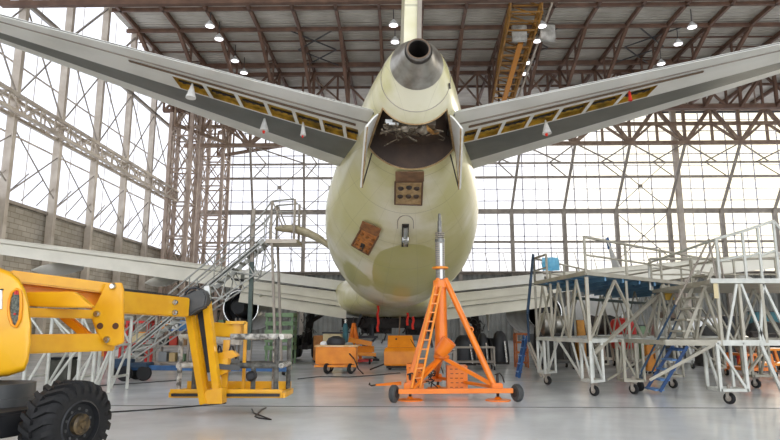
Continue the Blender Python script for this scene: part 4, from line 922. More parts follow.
def legframe(c, u, wd, z0, z1, parent, mt, name='leg_frame', diag=1, first=True):
    m = MB(); a, b = c, c + u * wd
    for p in ((a, b) if first else (b,)): B(m, (p.x, p.y, z0), (p.x, p.y, z1), .08)
    B(m, (a.x, a.y, z0 + .03), (b.x, b.y, z0 + .03), .08); B(m, (a.x, a.y, z1), (b.x, b.y, z1), .08)
    if diag > 0: B(m, (a.x, a.y, z0), (b.x, b.y, z1), .06)
    if diag < 0: B(m, (b.x, b.y, z0), (a.x, a.y, z1), .06)
    return m.build(name, mt, parent)
def q3(p, z): return V((p.x, p.y, z))
# --- dock with the blue-bellied deck
P0 = at(586, 273, 15.8); ZD = P0.z; P1 = at(535, 283, 19.4); P2 = at(718, 287, 21.6); P3 = P2 + (P1 - P0) * 1.7
P0, P1, P2, P3 = [q3(p, 0) for p in (P0, P1, P2, P3)]
ZM = 1.38
dock = thing('work_dock', 'beige steel dock on casters with a blue underside to its deck, right of the jack', 'scaffold', tuple(P0))
ring = [P0, P2, P3, P1]
m = MB(); m.prism([q3(p, ZD) for p in ring], (0, 0, .06)); m.build('deck', STEEL_GREY, dock)
m = MB(); m.prism([q3(p, ZD - .03) for p in ring], (0, 0, .03)); ud = m.build('deck_underside', DECKBLUE, dock)
m = MB()
for i in range(1, 9): f = i / 9; B(m, q3(P0.lerp(P2, f), ZD - .1), q3(P1.lerp(P3, f), ZD - .1), .06, .14)
for i in range(1, 4): f = i / 4; B(m, q3(P0.lerp(P1, f), ZD - .06), q3(P2.lerp(P3, f), ZD - .06), .05, .08)
m.build('deck_joist', DECKBLUE, ud)
m = MB()
for a, b in zip(ring, ring[1:] + ring[:1]): B(m, q3(a, ZD), q3(b, ZD), .08, .12)
m.build('deck_edge_beam', BEIGE, dock)
def toprail(dock, pts, z, zr, nmid, mt, post_every, name='guard_rail', pr=.035):
    m = MB()
    for a, b in zip(pts, pts[1:]):
        n = max(1, round((b - a).length / post_every))
        for i in range(n + 1): p = a.lerp(b, i / n); m.tube(q3(p, z), q3(p, zr), pr, n=6)
        m.tube(q3(a, zr), q3(b, zr), pr, n=6)
        for k in range(nmid): zz = z + (zr - z) * (k + 1) / (nmid + 1); m.tube(q3(a, zz), q3(b, zz), pr * .75, n=6)
    return m.build(name, mt, dock, smooth=True)
toprail(dock, [P0, P2, P3], ZD, ZD + .93, 1, BEIGE, 2.1)
toprail(dock, [P0.lerp(P1, .72), P1, P1.lerp(P3, .5)], ZD, ZD + .78, 1, BEIGE, 1.2)
m = MB(); m.tube(q3(P1 + V((-.03, -.05, 0)), ZD + .9), q3(P1 + V((-.35, -.4, 0)), ZD - .95), .045); m.tube(q3(P1 + V((-.35, -.4, 0)), ZD - .95), q3(P1 + V((-.3, -.2, 0)), ZM - .1), .035); m.build('drop_arm', NAVY, dock, smooth=True)
# posts between mid frame and deck
nodes = []
for a, b, fr in ((P0, P1, (0, .33, .66, 1)), (P0, P2, (.24, .5, .76, 1)), (P1, P3, (.33, .66, 1)), (P2, P3, (.5,))):
    for f in fr: nodes.append(a.lerp(b, f))
for p in nodes: m = MB(); B(m, q3(p, ZM), q3(p, ZD - .1), .1 if (p - P0).length < .1 else .075); m.build('post', BEIGE, dock)
m = MB()
for a, b in zip(ring, ring[1:] + ring[:1]): B(m, q3(a, ZM), q3(b, ZM), .09, .12)
B(m, q3(P0.lerp(P1, .5), ZM), q3(P2.lerp(P3, .5), ZM), .08); B(m, q3(P0.lerp(P2, .5), ZM), q3(P1.lerp(P3, .5), ZM), .08)
m.build('middle_frame', WHITEP, dock)
def vee(m, a, b, n, z0, z1, w=.06, ph=0):
    for i in range(n):
        p, q = a.lerp(b, i / n), a.lerp(b, (i + 1) / n); mid = p.lerp(q, .5)
        B(m, q3(p, z0), q3(mid, z1), w); B(m, q3(mid, z1), q3(q, z0), w)
m = MB(); vee(m, P0, P1, 3, ZM, ZD - .12); m.build('side_brace', BEIGE, dock)
m = MB(); vee(m, P0, P2, 3, ZM, ZD - .12, .075); B(m, q3(P0.lerp(P2, .02), ZM - .3), q3(P0.lerp(P2, .55), ZD - .1), .1); B(m, q3(P0.lerp(P2, .5), ZD - .1), q3(P0.lerp(P2, 1), ZM), .1); m.build('front_brace', BEIGE, dock)
m = MB(); vee(m, P1, P3, 4, ZM, ZD - .12); vee(m, P2, P3, 2, ZM, ZD - .12); vee(m, P0.lerp(P1, .5), P2.lerp(P3, .5), 4, ZM, ZD - .12, .05); m.build('rear_brace', BEIGE, dock)
m = MB(); B(m, q3(P0.lerp(P2, .1).lerp(P1, .4), ZD - .55), q3(P2.lerp(P3, .4), ZD - .55), .07, .1); m.build('tie_rail', mat('dark_green_rail', '#2f3d36', .5), dock)
# lower leg frames with casters
def corner(p, u, v, dock, mt, wd=.55, z0=.36, z1=None, cr=.13):
    z1 = z1 or ZM
    legframe(p, u, wd, z0, z1, dock, mt, diag=-1); legframe(p, v, wd, z0, z1, dock, mt, diag=1, first=False)
    m = MB(); s = p + u * wd + v * wd; B(m, q3(s, z0), q3(s, z1), .07); B(m, q3(p + u * wd, z0 + .03), q3(s, z0 + .03), .07); B(m, q3(p + v * wd, z0 + .03), q3(s, z0 + .03), .07); m.build('leg_post', mt, dock)
    caster(p + u * .3 + v * .25, dock, cr)
ux = (P2 - P0).normalized(); uy = (P1 - P0).normalized()
corner(P0, ux, uy, dock, WHITEP); corner(P1, ux, -uy, dock, WHITEP); corner(P2, -ux, uy, dock, BEIGE); corner(P3, -ux, -uy, dock, BEIGE); corner(P1.lerp(P3, .5), ux, -uy, dock, BEIGE)
m = MB(); B(m, q3(P0.lerp(P1, .14), .4), q3(P0.lerp(P1, .55), ZM), .06); B(m, q3(P0.lerp(P1, .8), .4), q3(P0.lerp(P1, .55), ZM), .06); B(m, q3(P0.lerp(P1, .16), .45), q3(P0.lerp(P1, .3), ZM), .05); m.build('lower_brace', WHITEP, dock)
m = MB(); B(m, q3(P0.lerp(P2, .09), .4), q3(P0.lerp(P2, .48), ZM - .2), .05); B(m, q3(P0.lerp(P2, .52), .4), q3(P0.lerp(P2, .9), ZM), .06); B(m, q3(P2, .4), q3(P0.lerp(P2, .6), ZM), .06); m.build('lower_brace', BEIGE, dock)
sb = P0.lerp(P2, .48); m = MB(); q = at(655, 289, 19.3); q2 = at(664.5, 301, 19.3); m.box(((q.x + q2.x) / 2, 18.6, (q.z + q2.z) / 2 - .0), q2.x - q.x, .03, q.z - q2.z); sg_ = m.build('sign_board', SIGNY, dock)
m = MB(); q3_ = at(673, 289, 19.3); m.box(((q2.x + q3_.x) / 2, 18.6, (q.z + q2.z) / 2), q3_.x - q2.x, .03, q.z - q2.z); m.build('sign_half', PINKW, sg_)

# blue sheet on the far corner rail
c = P1 + V((.28, .1, 0)); m = MB(); m.slab([[q3(c + V((.52 * j / 5, .06 * math.sin(j * 1.7 + i), 0)), ZD + .82 - .42 * i / 3) for j in range(6)] for i in range(4)], (0, .02, 0))
tag(m.build('plastic_sheet', mat('light_blue_sheet', '#5aa6c8', .4, 0, '#7fc0d8', 3), smooth=True), 'light blue plastic sheet hung over the corner rail of the dock', 'sheet')

# --- second dock on the right edge, higher legs, white beams
B0 = at(722, 343, 14.35); B0 = q3(B0, 0); ZB = 2.80; ZBM = 1.37
B1 = B0 + V((5.2, .1, 0)); B2 = B1 + V((0, 4.2, 0)); B3 = B0 + V((.2, 4.2, 0)); ringb = [B0, B1, B2, B3]
db = thing('work_dock', 'pale steel dock with white beams and a rising guard rail at the right edge', 'scaffold', tuple(B0))
m = MB(); m.prism([q3(p, ZB - .08) for p in ringb], (0, 0, .1)); m.build('deck', BEIGE, db)
m = MB(); B(m, q3(B0 + V((-.15, 0, 0)), ZB - .03), q3(B1, ZB - .03), .09, .13); m.build('deck_edge_beam', WHITEP, db)
rp_ = [(716, 239, 281), (742, 231.5, 281), (757, 226.5, 281), (773, 221, 281), (789, 238, 281)]
m = MB(); tp = [at(x, y, 14.4) for x, y, _ in rp_]
for p in tp: m.tube(p, q3(p, ZB), .035, n=6)
for a, b in zip(tp, tp[1:]): m.tube(a, b, .035, n=6); m.tube(q3(a, ZB + (a.z - ZB) * .45), q3(b, ZB + (b.z - ZB) * .5), .028, n=6)
m.tube(tp[0], tp[0] + V((-.02, 4, -.15)), .03, n=6); m.tube(tp[0] + V((-.02, 4, -.15)), q3(tp[0] + V((-.02, 4, 0)), ZB), .03, n=6)
m.build('guard_rail', WHITEP, db, smooth=True)
toprail(db, [B3, B2], ZB, ZB + .95, 1, BEIGE, 1.3)
m = MB(); B(m, q3(B0, ZBM), q3(B1, ZBM), .1, .15); m.build('middle_beam', WHITEP, db)
m = MB(); B(m, q3(B0, ZBM), q3(B3, ZBM), .08, .12); B(m, q3(B3, ZBM), q3(B2, ZBM), .08, .12); B(m, q3(B0, ZBM), q3(B0 + V((-1.15, .3, 0)), ZBM), .1, .16); B(m, q3(B3 + V((-1.5, -1, 0)), ZBM), q3(B0 + V((-1.15, .3, 0)), ZBM), .08, .12); m.build('middle_frame', BEIGE, db)
for p in (B0, B0 + V((.5, 0, 0)), B0 + V((1.0, 0, 0)), B3, B0.lerp(B3, .5), B3 + V((1.2, 0, 0)), B3 + V((2.4, 0, 0)), B0 + V((2.6, 0.05, 0)), B0.lerp(B3, .5) + V((1.5, 0, 0))): m = MB(); B(m, q3(p, ZBM), q3(p, ZB - .1), .075); m.build('post', BEIGE, db)
m = MB()
for x0, x1, up in ((.1, .45, 1), (.55, .95, 0), (.85, 1.05, 1), (1.05, 1.55, 0), (1.55, 2.0, 1)): B(m, q3(B0 + V((x0, 0, 0)), ZBM if up else ZB - .1), q3(B0 + V((x1, 0, 0)), ZB - .1 if up else ZBM), .065)
m.build('front_brace', WHITEP, db)
m = MB(); vee(m, B0, B3, 3, ZBM, ZB - .1, .065); vee(m, B3, B2, 4, ZBM, ZB - .1, .065); vee(m, B0.lerp(B3, .5), B1.lerp(B2, .5), 4, ZBM, ZB - .1, .06); m.build('rear_brace', BEIGE, db)
X_, Y_ = V((1, 0, 0)), V((0, 1, 0))
corner(B0 + V((-.12, 0, 0)), X_, Y_, db, WHITEP, .6, .3, ZBM); corner(B3, X_, -Y_, db, BEIGE, .5, .33, ZBM); corner(B0 + V((-1.5, 2.6, 0)), X_, -Y_, db, BEIGE, .5, .33, ZBM); corner(B2 + V((-2, 0, 0)), -X_, -Y_, db, BEIGE, .5, .33, ZBM)
m = MB(); B(m, q3(B0 + V((.85, 0, 0)), ZBM), q3(at(784, 404, 14.35), .25), .08); m.build('prop', WHITEP, db)
m = MB(); B(m, q3(B0 + V((-.1, 0, 0)), ZBM), q3(B0 + V((-1.45, .6, 0)), .5), .08); B(m, q3(B0 + V((.6, .5, 0)), .45), q3(B0 + V((1.9, 1.4, 0)), ZBM), .07); m.build('prop', BEIGE, db)
m = MB(); a = at(713.5, 283, 14.3); m.box((a.x + .04, 14.3, a.z - .18), .1, .01, .34); m.build('paper_tag', CARD, db)
# upper stair of the dock
s0, s1 = at(685, 338, 15.0), at(713, 268, 15.0)
st = MB()
for dy in (0, .7): B(st, s0 + V((0, dy, 0)), s1 + V((0, dy, 0)), .045, .09)
stair = st.build('stair_stringer', BEIGE, db)
for i in range(6): f = (i + .6) / 6.2; p = s0.lerp(s1, f); m = MB(); m.box((p.x, p.y + .35, p.z), .26, .7, .04); m.build('stair_tread', BEIGE, stair)
for a, b, mt in ((at(641, 372, 16.3), at(709, 239, 15.0), STEEL_DARK), (at(652, 372, 16.9), at(716.5, 239, 15.75), STEEL_DARK)):
    m = MB(); mid = a.lerp(b, .52); m.tube(a, mid, .026); m.build('stair_handrail', NAVY, db, smooth=True); m = MB(); m.tube(mid, b, .026); m.tube(b, V((b.x + .1, b.y, ZB)), .026); m.build('stair_handrail', STEEL_GREY, db, smooth=True)
# blue steps hooked under the dock
b0, b1 = onz(660, 394), at(687.5, 346, onz(660, 394).y)
bl = thing('step_ladder', 'blue steel step ladder with pale blue treads leading up to the right-hand dock', 'ladder', tuple(b0))
for dy, dx in ((0, 0), (.75, -.05)):
    m = MB(); B(m, b0 + V((dx, dy, .06)), b1 + V((dx, dy, 0)), .04, .1); m.build('stringer', mat('deep_blue_paint', '#1f4a7c', .45, 0, '#183a64', 4), bl)
for i in range(5): f = (i + .25) / 4.8; p = b0.lerp(b1, f); m = MB(); m.box((p.x - .04, p.y + .37, p.z + .03), .24, .72, .04); m.build('tread', BLUETREAD if i < 4 else BLUE, bl)
m = MB(); B(m, b0 + V((0, 0, .1)), b0 + V((0, .75, .1)), .04); B(m, b1 + V((-.06, 0, -.08)), b1 + V((-.06, .75, -.08)), .06); m.build('cross_bar', BLUE, bl)
p = at(637.5, 373, 17.5); m = MB(); m.lathe((p.x, 17.5, .14), (1, .3, 0), [(0, .06), (0, .12), (.03, .14), (.08, .14), (.1, .12), (.1, .06)], 18)
t = thing('dolly', 'small dark blue dolly with a black wheel at the foot of the dock handrails', 'dolly', (p.x, 17.5, 0)); m.build('wheel', RUB, t, smooth=True)
m = MB(); m.box((p.x + .05, 17.5, .34), .22, .3, .1); m.bar((p.x + .05, 17.5, .14), (p.x + .05, 17.5, .36), .05); m.bar((p.x + .05, 17.5, .36), (p.x + .35, 17.4, 1.0), .05); m.build('frame', NAVY, t)
# ================================================================== LEFT: boarding stair, trestle, trolley, racks
STAIRM = mat('weathered_aluminium', '#a3a299', .45, .2, '#8c8b83', 3)
def stick(m, a, b, w=.05, h=None): m.bar(a, b, w, h or w)
S0, S1 = at(110, 366, 23.), at(264, 240, 23.); S0.z = .25
bs = thing('boarding_stair', 'aluminium boarding stair rising from the left to a platform against the fuselage', 'stair', (S1.x, 23.6, 0))
for dy in (0, .9):
    m = MB(); m.bar(S0 + V((0, dy, 0)), S1 + V((0, dy, 0)), .05, .16); m.build('stringer', STAIRM, bs)
N = 20
for i in range(N): f = (i + .5) / N; p = S0.lerp(S1, f); m = MB(); m.box((p.x, p.y + .45, p.z), .22, .9, .03); m.build('tread', STAIRM, bs)
for dy in (0, .9):
    m = MB(); o = V((0, dy, 0)); up = V((0, 0, .95)); m.path([S0 + o + up, S1 + o + V((-.2, 0, .85)), at(272, 201, 23) + o, at(294, 199, 23) + o], .035, 8); m.path([S0 + o + up * .55, S1 + o + up * .5, at(272, 212, 23) + o, at(294, 212, 23) + o], .025, 8)
    for i in range(7): p = S0.lerp(S1, i / 6) + o; m.tube(p, p + up * (1 if i < 6 else .9), .025, n=6)
    m.build('handrail', STAIRM, bs, smooth=True)
pl0, pl1 = at(266, 240, 23.), at(297, 239, 23.)
m = MB(); m.box(((pl0.x + pl1.x) / 2, 23.55, pl0.z - .05), pl1.x - pl0.x, 1.25, .14); m.build('platform', STEEL_PALE, bs)
for dy in (0, 1.05):
    m = MB()
    for px, yt in ((272, 201), (295, 199)): q = at(px, yt, 23.); m.tube((q.x, 23 + dy, pl0.z), (q.x, 23 + dy, q.z), .05, n=8)
    a, b = at(273, 202, 23.), at(283, 227, 23.); m.tube(a + V((0, dy, 0)), b + V((0, dy, 0)), .03, n=6)
    m.build('platform_frame', STEEL_GREY, bs, smooth=True)
# padded docking beam
m = MB(); rg = []
for px, py, r in ((276, 229, .05), (283, 228.5, .14), (295, 229, .17), (308, 233, .17), (320, 239, .16), (330, 246.5, .13), (333, 249, .06)):
    c = at(px, py, 23.4); rg.append([c + V((0, .3 * math.cos(q), r * math.sin(q))) for q in [2 * PI * k / 12 for k in range(12)]])
m.loft(rg); m.build('docking_pad', mat('beige_padding', '#b8ad90', .8, 0, '#a59a7c', 4), bs, smooth=True)
m = MB(); stick(m, at(254, 209, 23.2), at(252, 262, 23.2), .12); m.build('main_post', STEEL_GREY, bs); m = MB(); stick(m, at(252, 262, 23.2), at(249, 350, 23.2), .15); m.build('main_post', mat('dark_green_post', '#33423c', .5, 0, '#45544c', 3), bs)
m = MB(); stick(m, at(250, 333, 23.2), V((at(250, 333, 23.2).x, 23.2, .2)), .14); stick(m, V((S1.x - 1.6, 23, .2)), V((S1.x + 1., 23, .2)), .12); stick(m, V((S1.x - 1.6, 24.1, .2)), V((S1.x + 1., 24.1, .2)), .12); stick(m, V((S1.x + .6, 23, .2)), V((S1.x + .3, 23, pl0.z)), .09); stick(m, V((S1.x + .6, 24.1, .2)), V((S1.x + .3, 24.1, pl0.z)), .09); m.build('base_frame', STEEL_GREY, bs)
m = MB(); nn = 9
for dy in (0, 1.):
    o = V((0, dy, 0)); a, b = S0.lerp(S1, .02) + o, S0.lerp(S1, .97) + o; c, d = a + V((.25, 0, -.12)), b + V((.45, 0, -.75)); m.truss(a, b, c, d, nn, .05, .04)
m.build('under_truss', STAIRM, bs)
for x, y in ((S1.x - 1.5, 23.), (S1.x + .9, 23.), (S1.x - 1.5, 24.1), (S1.x + .9, 24.1), (S0.x + .2, 23.), (S0.x + .2, 24.)):
    m = MB(); m.lathe((x - .05, y, .13), (1, 0, 0), [(0, .06), (0, .12), (.05, .13), (.1, .12), (.1, .06)], 16); m.build('wheel', RUB, bs, smooth=True)
# white trestle behind the lift tyre
T0, T1 = at(22, 396, 16.6), at(108, 397, 16.6)
t = thing('scaffold_trestle', 'white tubular trestle standing behind the lift tyre', 'scaffold', ((T0.x + T1.x) / 2, 17, 0))
for dy in (0, 1.1):
    m = MB(); y = 16.6 + dy; ax_ = [T0.x, T0.x + .62, T0.x + 1.45, T1.x - .45, T1.x]
    for x in ax_: m.tube((x, y, .02), (x, y, 2.0), .045, n=8)
    m.tube((T0.x, y, 2.), (T1.x, y, 2.), .04, n=8); m.tube((T0.x, y, 1.25), (T1.x, y, 1.25), .035, n=8)
    for a, b in zip(ax_, ax_[1:]): m.tube((a, y, .05), (b, y, 1.25), .035, n=8); m.tube((a, y, 2), (b, y, 1.25), .03, n=8)
    m.build('side_frame', WHITEP, t, smooth=True)
for x in (T0.x, T0.x + 1.45, T1.x):
    for z in (.4, 1.25, 2.): m = MB(); m.tube((x, 16.6, z), (x, 17.7, z), .035, n=8); m.build('cross_tube', WHITEP, t, smooth=True)
p = at(62, 372, 18.2); m = MB(); m.box((p.x, 18.2, .4), .62, .5, .8); t = thing('equipment_box', 'dark greenish equipment box behind the white trestle', 'box', (p.x, 18.2, 0)); m.build('body', mat('dark_olive_box', '#4a4a40', .6, 0, '#38392f', 4), t, bevel=.03); m = MB(); m.box((p.x, 18.2, .83), .66, .54, .06); m.build('lid', RUB, t, bevel=.01)
# blue tow trolley
p0 = onz(123, 381, 0); Y0 = p0.y
t = thing('tow_trolley', 'long blue tow bar on black wheels lying behind the basket', 'trolley', (p0.x, Y0, 0))
m = MB(); m.bar((p0.x - .3, Y0 + .2, .42), (at(285, 373, Y0).x, Y0 + .4, .36), .16, .16); m.build('bar', mat('tow_bar_blue', '#2f5d8c', .5, 0, '#254a72', 3), t)
m = MB(); m.box((p0.x + .2, Y0 + .3, .5), 1.1, .6, .16); m.box((p0.x - .1, Y0 + .2, .55), .6, .3, .3); m.build('axle_carriage', NAVY, t, bevel=.02)
for dx, dy in ((0.05, 0), (.62, 0.15), (.1, .75)):
    m = MB(); m.lathe((p0.x + dx, Y0 + dy, .24), (.3, -1, 0), [(0, .1), (0, .2), (.04, .24), (.13, .24), (.17, .2), (.17, .1)], 22); m.build('wheel', RUB, t, smooth=True)
# red stands
for (px, pt, Y, lab) in ((138, 322, 25, 'red steel equipment stand behind the aluminium stair foot, the right one of two'), (112, 326, 26, 'red steel equipment stand half hidden behind the knuckle of the lift')):
    p = at(px, pt, Y); w = .42; t = thing('equipment_stand', lab, 'stand', (p.x, Y, 0), 'red stands behind the lift'); zt = p.z
    for dx in (-1, 1):
        for dy in (0, .5): m = MB(); m.bar((p.x + dx * w, Y + dy, 0), (p.x + dx * w, Y + dy, zt), .09); m.build('leg', RED, t)
    m = MB(); m.box((p.x, Y + .25, zt), 2 * w + .1, .6, .1); m.box((p.x, Y + .25, zt * .55), 2 * w, .55, .08); m.build('shelf', RED, t)
    m = MB(); m.box((p.x + .05, Y + .2, zt * .55 + .24), .5, .4, .38); m.build('load', CARD, t, bevel=.02)
# storage racks with boxes
BOXC = [('red', '#b03a28'), ('orange', '#d98a3a'), ('brown', '#8d6c46'), ('white', '#d2d0c8'), ('grey', '#8b8f90'), ('blue', '#3f6d94'), ('tan', '#c2a878'), ('dark', '#3c3b38'), ('green', '#6f8a6a')]
def rack(px0, px1, pyt, Y, nsh, lab, mt, nb, where):
    a, b = at(px0, pyt, Y), at(px1, pyt, Y); H_ = a.z; t = thing('storage_rack', lab, 'rack', ((a.x + b.x) / 2, Y, 0), 'storage racks behind the lift')
    for x in (a.x, b.x):
        for dy in (0, .8): m = MB(); m.bar((x, Y + dy, 0), (x, Y + dy, H_), .09); m.build('upright', mt, t)
    names = ['lowest', 'second', 'third', 'top']
    for s in range(nsh):
        z = .18 + (H_ - .2) * s / (nsh - .15)
        m = MB(); m.box(((a.x + b.x) / 2, Y + .4, z), b.x - a.x, .85, .07); m.build('shelf', BLUE if s == nsh - 1 else mt, t)
        n = nb; w = (b.x - a.x - .2) / n
        for k in range(n):
            cn, hx = BOXC[(k * 2 + s * 3 + int(px0)) % len(BOXC)]; hh = R.uniform(.25, .5); bw = w * R.uniform(.6, .88); x = a.x + .1 + w * (k + .5)
            m = MB(); m.box((x, Y + .35, z + .035 + hh / 2), bw, .5, hh)
            tag(m.build('storage_box', mat(cn + '_box', hx, .7, 0, hx, 4), bevel=.012), '%s box, %s from left on the %s shelf %s' % (cn, ['first', 'second', 'third', 'fourth', 'fifth'][k], names[s], where), 'box', 'boxes on the storage racks')
rack(157, 190, 316, 28, 3, 'grey storage rack of boxes left of the lift mast', STEEL_GREY, 3, 'beside the lift mast')
rack(196, 236, 318, 33, 3, 'wide grey storage rack seen between the lift mast and basket', STEEL_GREY, 4, 'behind the lift basket')
rack(100, 150, 322, 33, 2, 'low grey storage rack farther left behind the red stands', STEEL_GREY, 4, 'behind the red stands')
# green slatted work stand under the left wing
a, b = at(266, 315, 30), at(294, 315, 30); t = thing('work_stand', 'pale green slatted work stand under the left wing beside the engine', 'stand', ((a.x + b.x) / 2, 30, 0))
for x in (a.x + .08, b.x - .08):
    for dy in (0, 1.): m = MB(); m.bar((x, 30 + dy, 0), (x, 30 + dy, a.z), .1); m.build('post', GREENP, t)
for i, py in enumerate((315, 323.5, 332, 340, 348)): z = at(280, py, 30).z; m = MB(); m.box(((a.x + b.x) / 2, 30.4, z), b.x - a.x, 1.1, .2); m.build('slat_shelf', GREENP, t)

# ================================================================== MIDDLE: carts and benches
def wheel_(c, ax, r, w, parent, mt=RUB):
    m = MB(); ax = V(ax).normalized(); c = V(c) - ax * w / 2; m.lathe(c, ax, [(0, r * .45), (0, r * .88), (w * .2, r), (w * .8, r), (w, r * .88), (w, r * .45)], 20); o = m.build('wheel', mt, parent, smooth=True)
    MB().lathe(c - ax * .01, ax, [(0, r * .48), (w + .02, r * .48)], 14).build('wheel_hub', STEEL_GREY, o)
Yc = 23.7; a, b = at(315.5, 347, Yc), at(356, 364.5, Yc)
oc = thing('tool_cart', 'orange four-wheeled tool cart with an open tray beside the main gear', 'cart', ((a.x + b.x) / 2, Yc + .5, 0))
m = MB(); m.box(((a.x + b.x) / 2, Yc + .5, (a.z + b.z) / 2), b.x - a.x, 1., a.z - b.z); bd = m.build('body', ORA2, oc, bevel=.03)
m = MB(); m.box(((a.x + b.x) / 2, Yc + .5, a.z + .03), b.x - a.x + .1, 1.06, .06); m.build('tray_rim', mat('pale_worn_tray', '#e6c9a0', .6, 0, '#d8a864', 5), bd, bevel=.015)
m = MB(); m.box((b.x - .55, Yc - .01, (a.z + b.z) / 2 + .02), .75, .03, .3); m.build('door', ORA2, bd); 
m = MB(); m.bar((a.x - .02, Yc, b.z - .06), (b.x, Yc, b.z - .06), .08); m.bar((a.x, Yc + 1, b.z - .06), (b.x, Yc + 1, b.z - .06), .08); m.build('chassis', ORA2, oc)
for x in (a.x + .45, b.x - .2):
    for dy in (.05, .95): wheel_((x, Yc + dy, .2), (1, -.5, 0), .2, .12, oc)
m = MB(); m.path([(b.x - .25, Yc - .05, .75), (b.x - .05, Yc - .15, .55), (b.x + .1, Yc - .2, .2), (b.x + .3, Yc - .3, .02)], .025, 6); m.build('drain_hose', BLK, oc, smooth=True)
for (dx, w, h, mt, nm, lab, cat) in ((.72, .75, .34, BLK, 'tool_bag', 'black soft tool bag lying in the tray of the orange tool cart', 'bag'), (.25, .3, .14, WHITEM, 'cloth_bundle', 'white cloth bundle at the left end of the orange cart tray', 'cloth'), (1.22, .35, .1, WALU, 'metal_tray', 'pale metal tray at the right end of the orange tool cart', 'tray')):
    m = MB(); c = V((a.x + dx, Yc + .5, a.z + .065)); m.lathe(c, (0, 0, 1), [(0, w * .46), (h * .3, w * .5), (h * .75, w * .4), (h, w * .15)], 18)
    for v in m.v: v.y = c.y + (v.y - c.y) * .7
    tag(m.build(nm, mt, smooth=True), lab, cat)
Yt = 25.8; a, b = at(385, 348, Yt), at(418, 366, Yt)
oc = thing('generator_trailer', 'orange boxy trailer with its lid raised, behind the jack on the left', 'trailer', ((a.x + b.x) / 2, Yt + .5, 0))
m = MB(); pr_ = [(a.x, Yt + .12, a.z), (a.x - .05, Yt, a.z - .15), (a.x - .05, Yt, b.z + .05), (a.x, Yt + .05, b.z), (a.x, Yt + 1.1, b.z), (a.x, Yt + 1.1, a.z)]; m.prism(pr_, (b.x - a.x, 0, 0)); m.build('body', ORA2, oc, bevel=.02)
q = at(388, 335.5, Yt + .9); m = MB(); m.prism([(a.x + .08, Yt + .75, a.z), (b.x - .1, Yt + .75, a.z), (b.x - .22, Yt + 1.05, q.z), (q.x, Yt + 1.05, q.z)], (0, .06, 0)); ld = m.build('lid', ORA2, oc, bevel=.012); MB().lathe((q.x + .35, Yt + .94, q.z - .15), (0, -1, 0), [(0, .04), (.05, .03)], 10).build('knob', SOOT, ld)
m = MB(); m.tube((b.x - .08, Yt + .75, a.z), (b.x - .3, Yt + .98, q.z - .15), .02); m.build('lid_stay', SOOT, oc)
for x in (a.x + .2, b.x - .25): wheel_((x, Yt + .3, .15), (1, -.25, 0), .15, .1, oc); wheel_((x, Yt + .9, .15), (1, -.25, 0), .15, .1, oc)
m = MB(); m.box(((a.x + b.x) / 2, Yt + .55, b.z - .06), b.x - a.x - .1, .9, .08); m.bar((a.x + .2, Yt + .3, .15), (a.x + .2, Yt + .3, b.z), .05); m.bar((b.x - .25, Yt + .3, .15), (b.x - .25, Yt + .3, b.z), .05); m.bar((a.x, Yt + .2, .25), (a.x - .6, Yt - .2, .04), .05); m.build('chassis', SOOT, oc)
# orange engine hoist with red hose behind the cart
Yh = 30.; base = at(352, 361, Yh); t = thing('engine_hoist', 'rust orange engine hoist with a sharp mast standing behind the tool cart', 'hoist', (base.x, Yh, 0))
tp = at(353.5, 317, Yh)
for px, dy in ((346, 0), (361, .2), (352, 1.)): q = at(px, 357, Yh); m = MB(); m.bar((q.x, Yh + dy, .08), (tp.x, Yh + .3, tp.z - .3), .14); m.build('mast_leg', ORA, t)
m = MB(); m.tube((tp.x, Yh + .3, tp.z - .5), (tp.x - .03, Yh + .3, tp.z), .09, .03); m.build('mast_head', SOOT, t)
m = MB(); m.bar((tp.x - .2, Yh, 1.15), (tp.x + .9, Yh - .1, .95), .22); m.bar((tp.x + .3, Yh + .3, .7), (tp.x + .95, Yh + .1, .7), .3); m.bar((tp.x + .05, Yh - .1, .5), (tp.x + 1.1, Yh - .1, .45), .16); m.build('jib_arm', ORA2, t)
m = MB(); m.box((tp.x + .2, Yh + .3, .17), 1.4, .9, .12); m.build('base_frame', RED, t)
m = MB(); m.path([(tp.x - .5, Yh - .1, .9), (tp.x - .62, Yh - .1, .5), (tp.x - .4, Yh - .2, .2), (tp.x - .1, Yh - .3, .1)], .035, 6); m.build('hose', RED, t, smooth=True)
for dx in (-.4, .8): wheel_((tp.x + dx, Yh - .1, .12), (1, 0, 0), .12, .1, t)
# dark scissor jack stand next to it
p = at(366, 352, 32.); t = thing('axle_stand', 'black cluttered axle stand under the belly beside the orange hoist', 'stand', (p.x, 32, 0)); m = MB(); m.box((p.x, 32, .12), 1.4, .8, .1); m.bar((p.x - .6, 32, .1), (p.x + .5, 32, 1.2), .1); m.bar((p.x + .6, 32, .1), (p.x - .5, 32, 1.2), .1); m.box((p.x, 32, 1.25), 1.2, .6, .12); m.tube((p.x + .3, 32, 1.3), (p.x + .3, 32, 1.9), .12); m.build('frame', BLK, t)
m = MB(); m.tube((p.x - .4, 31.8, .1), (p.x - .4, 31.8, 1.), .06); m.build('screw', CHROME, t)
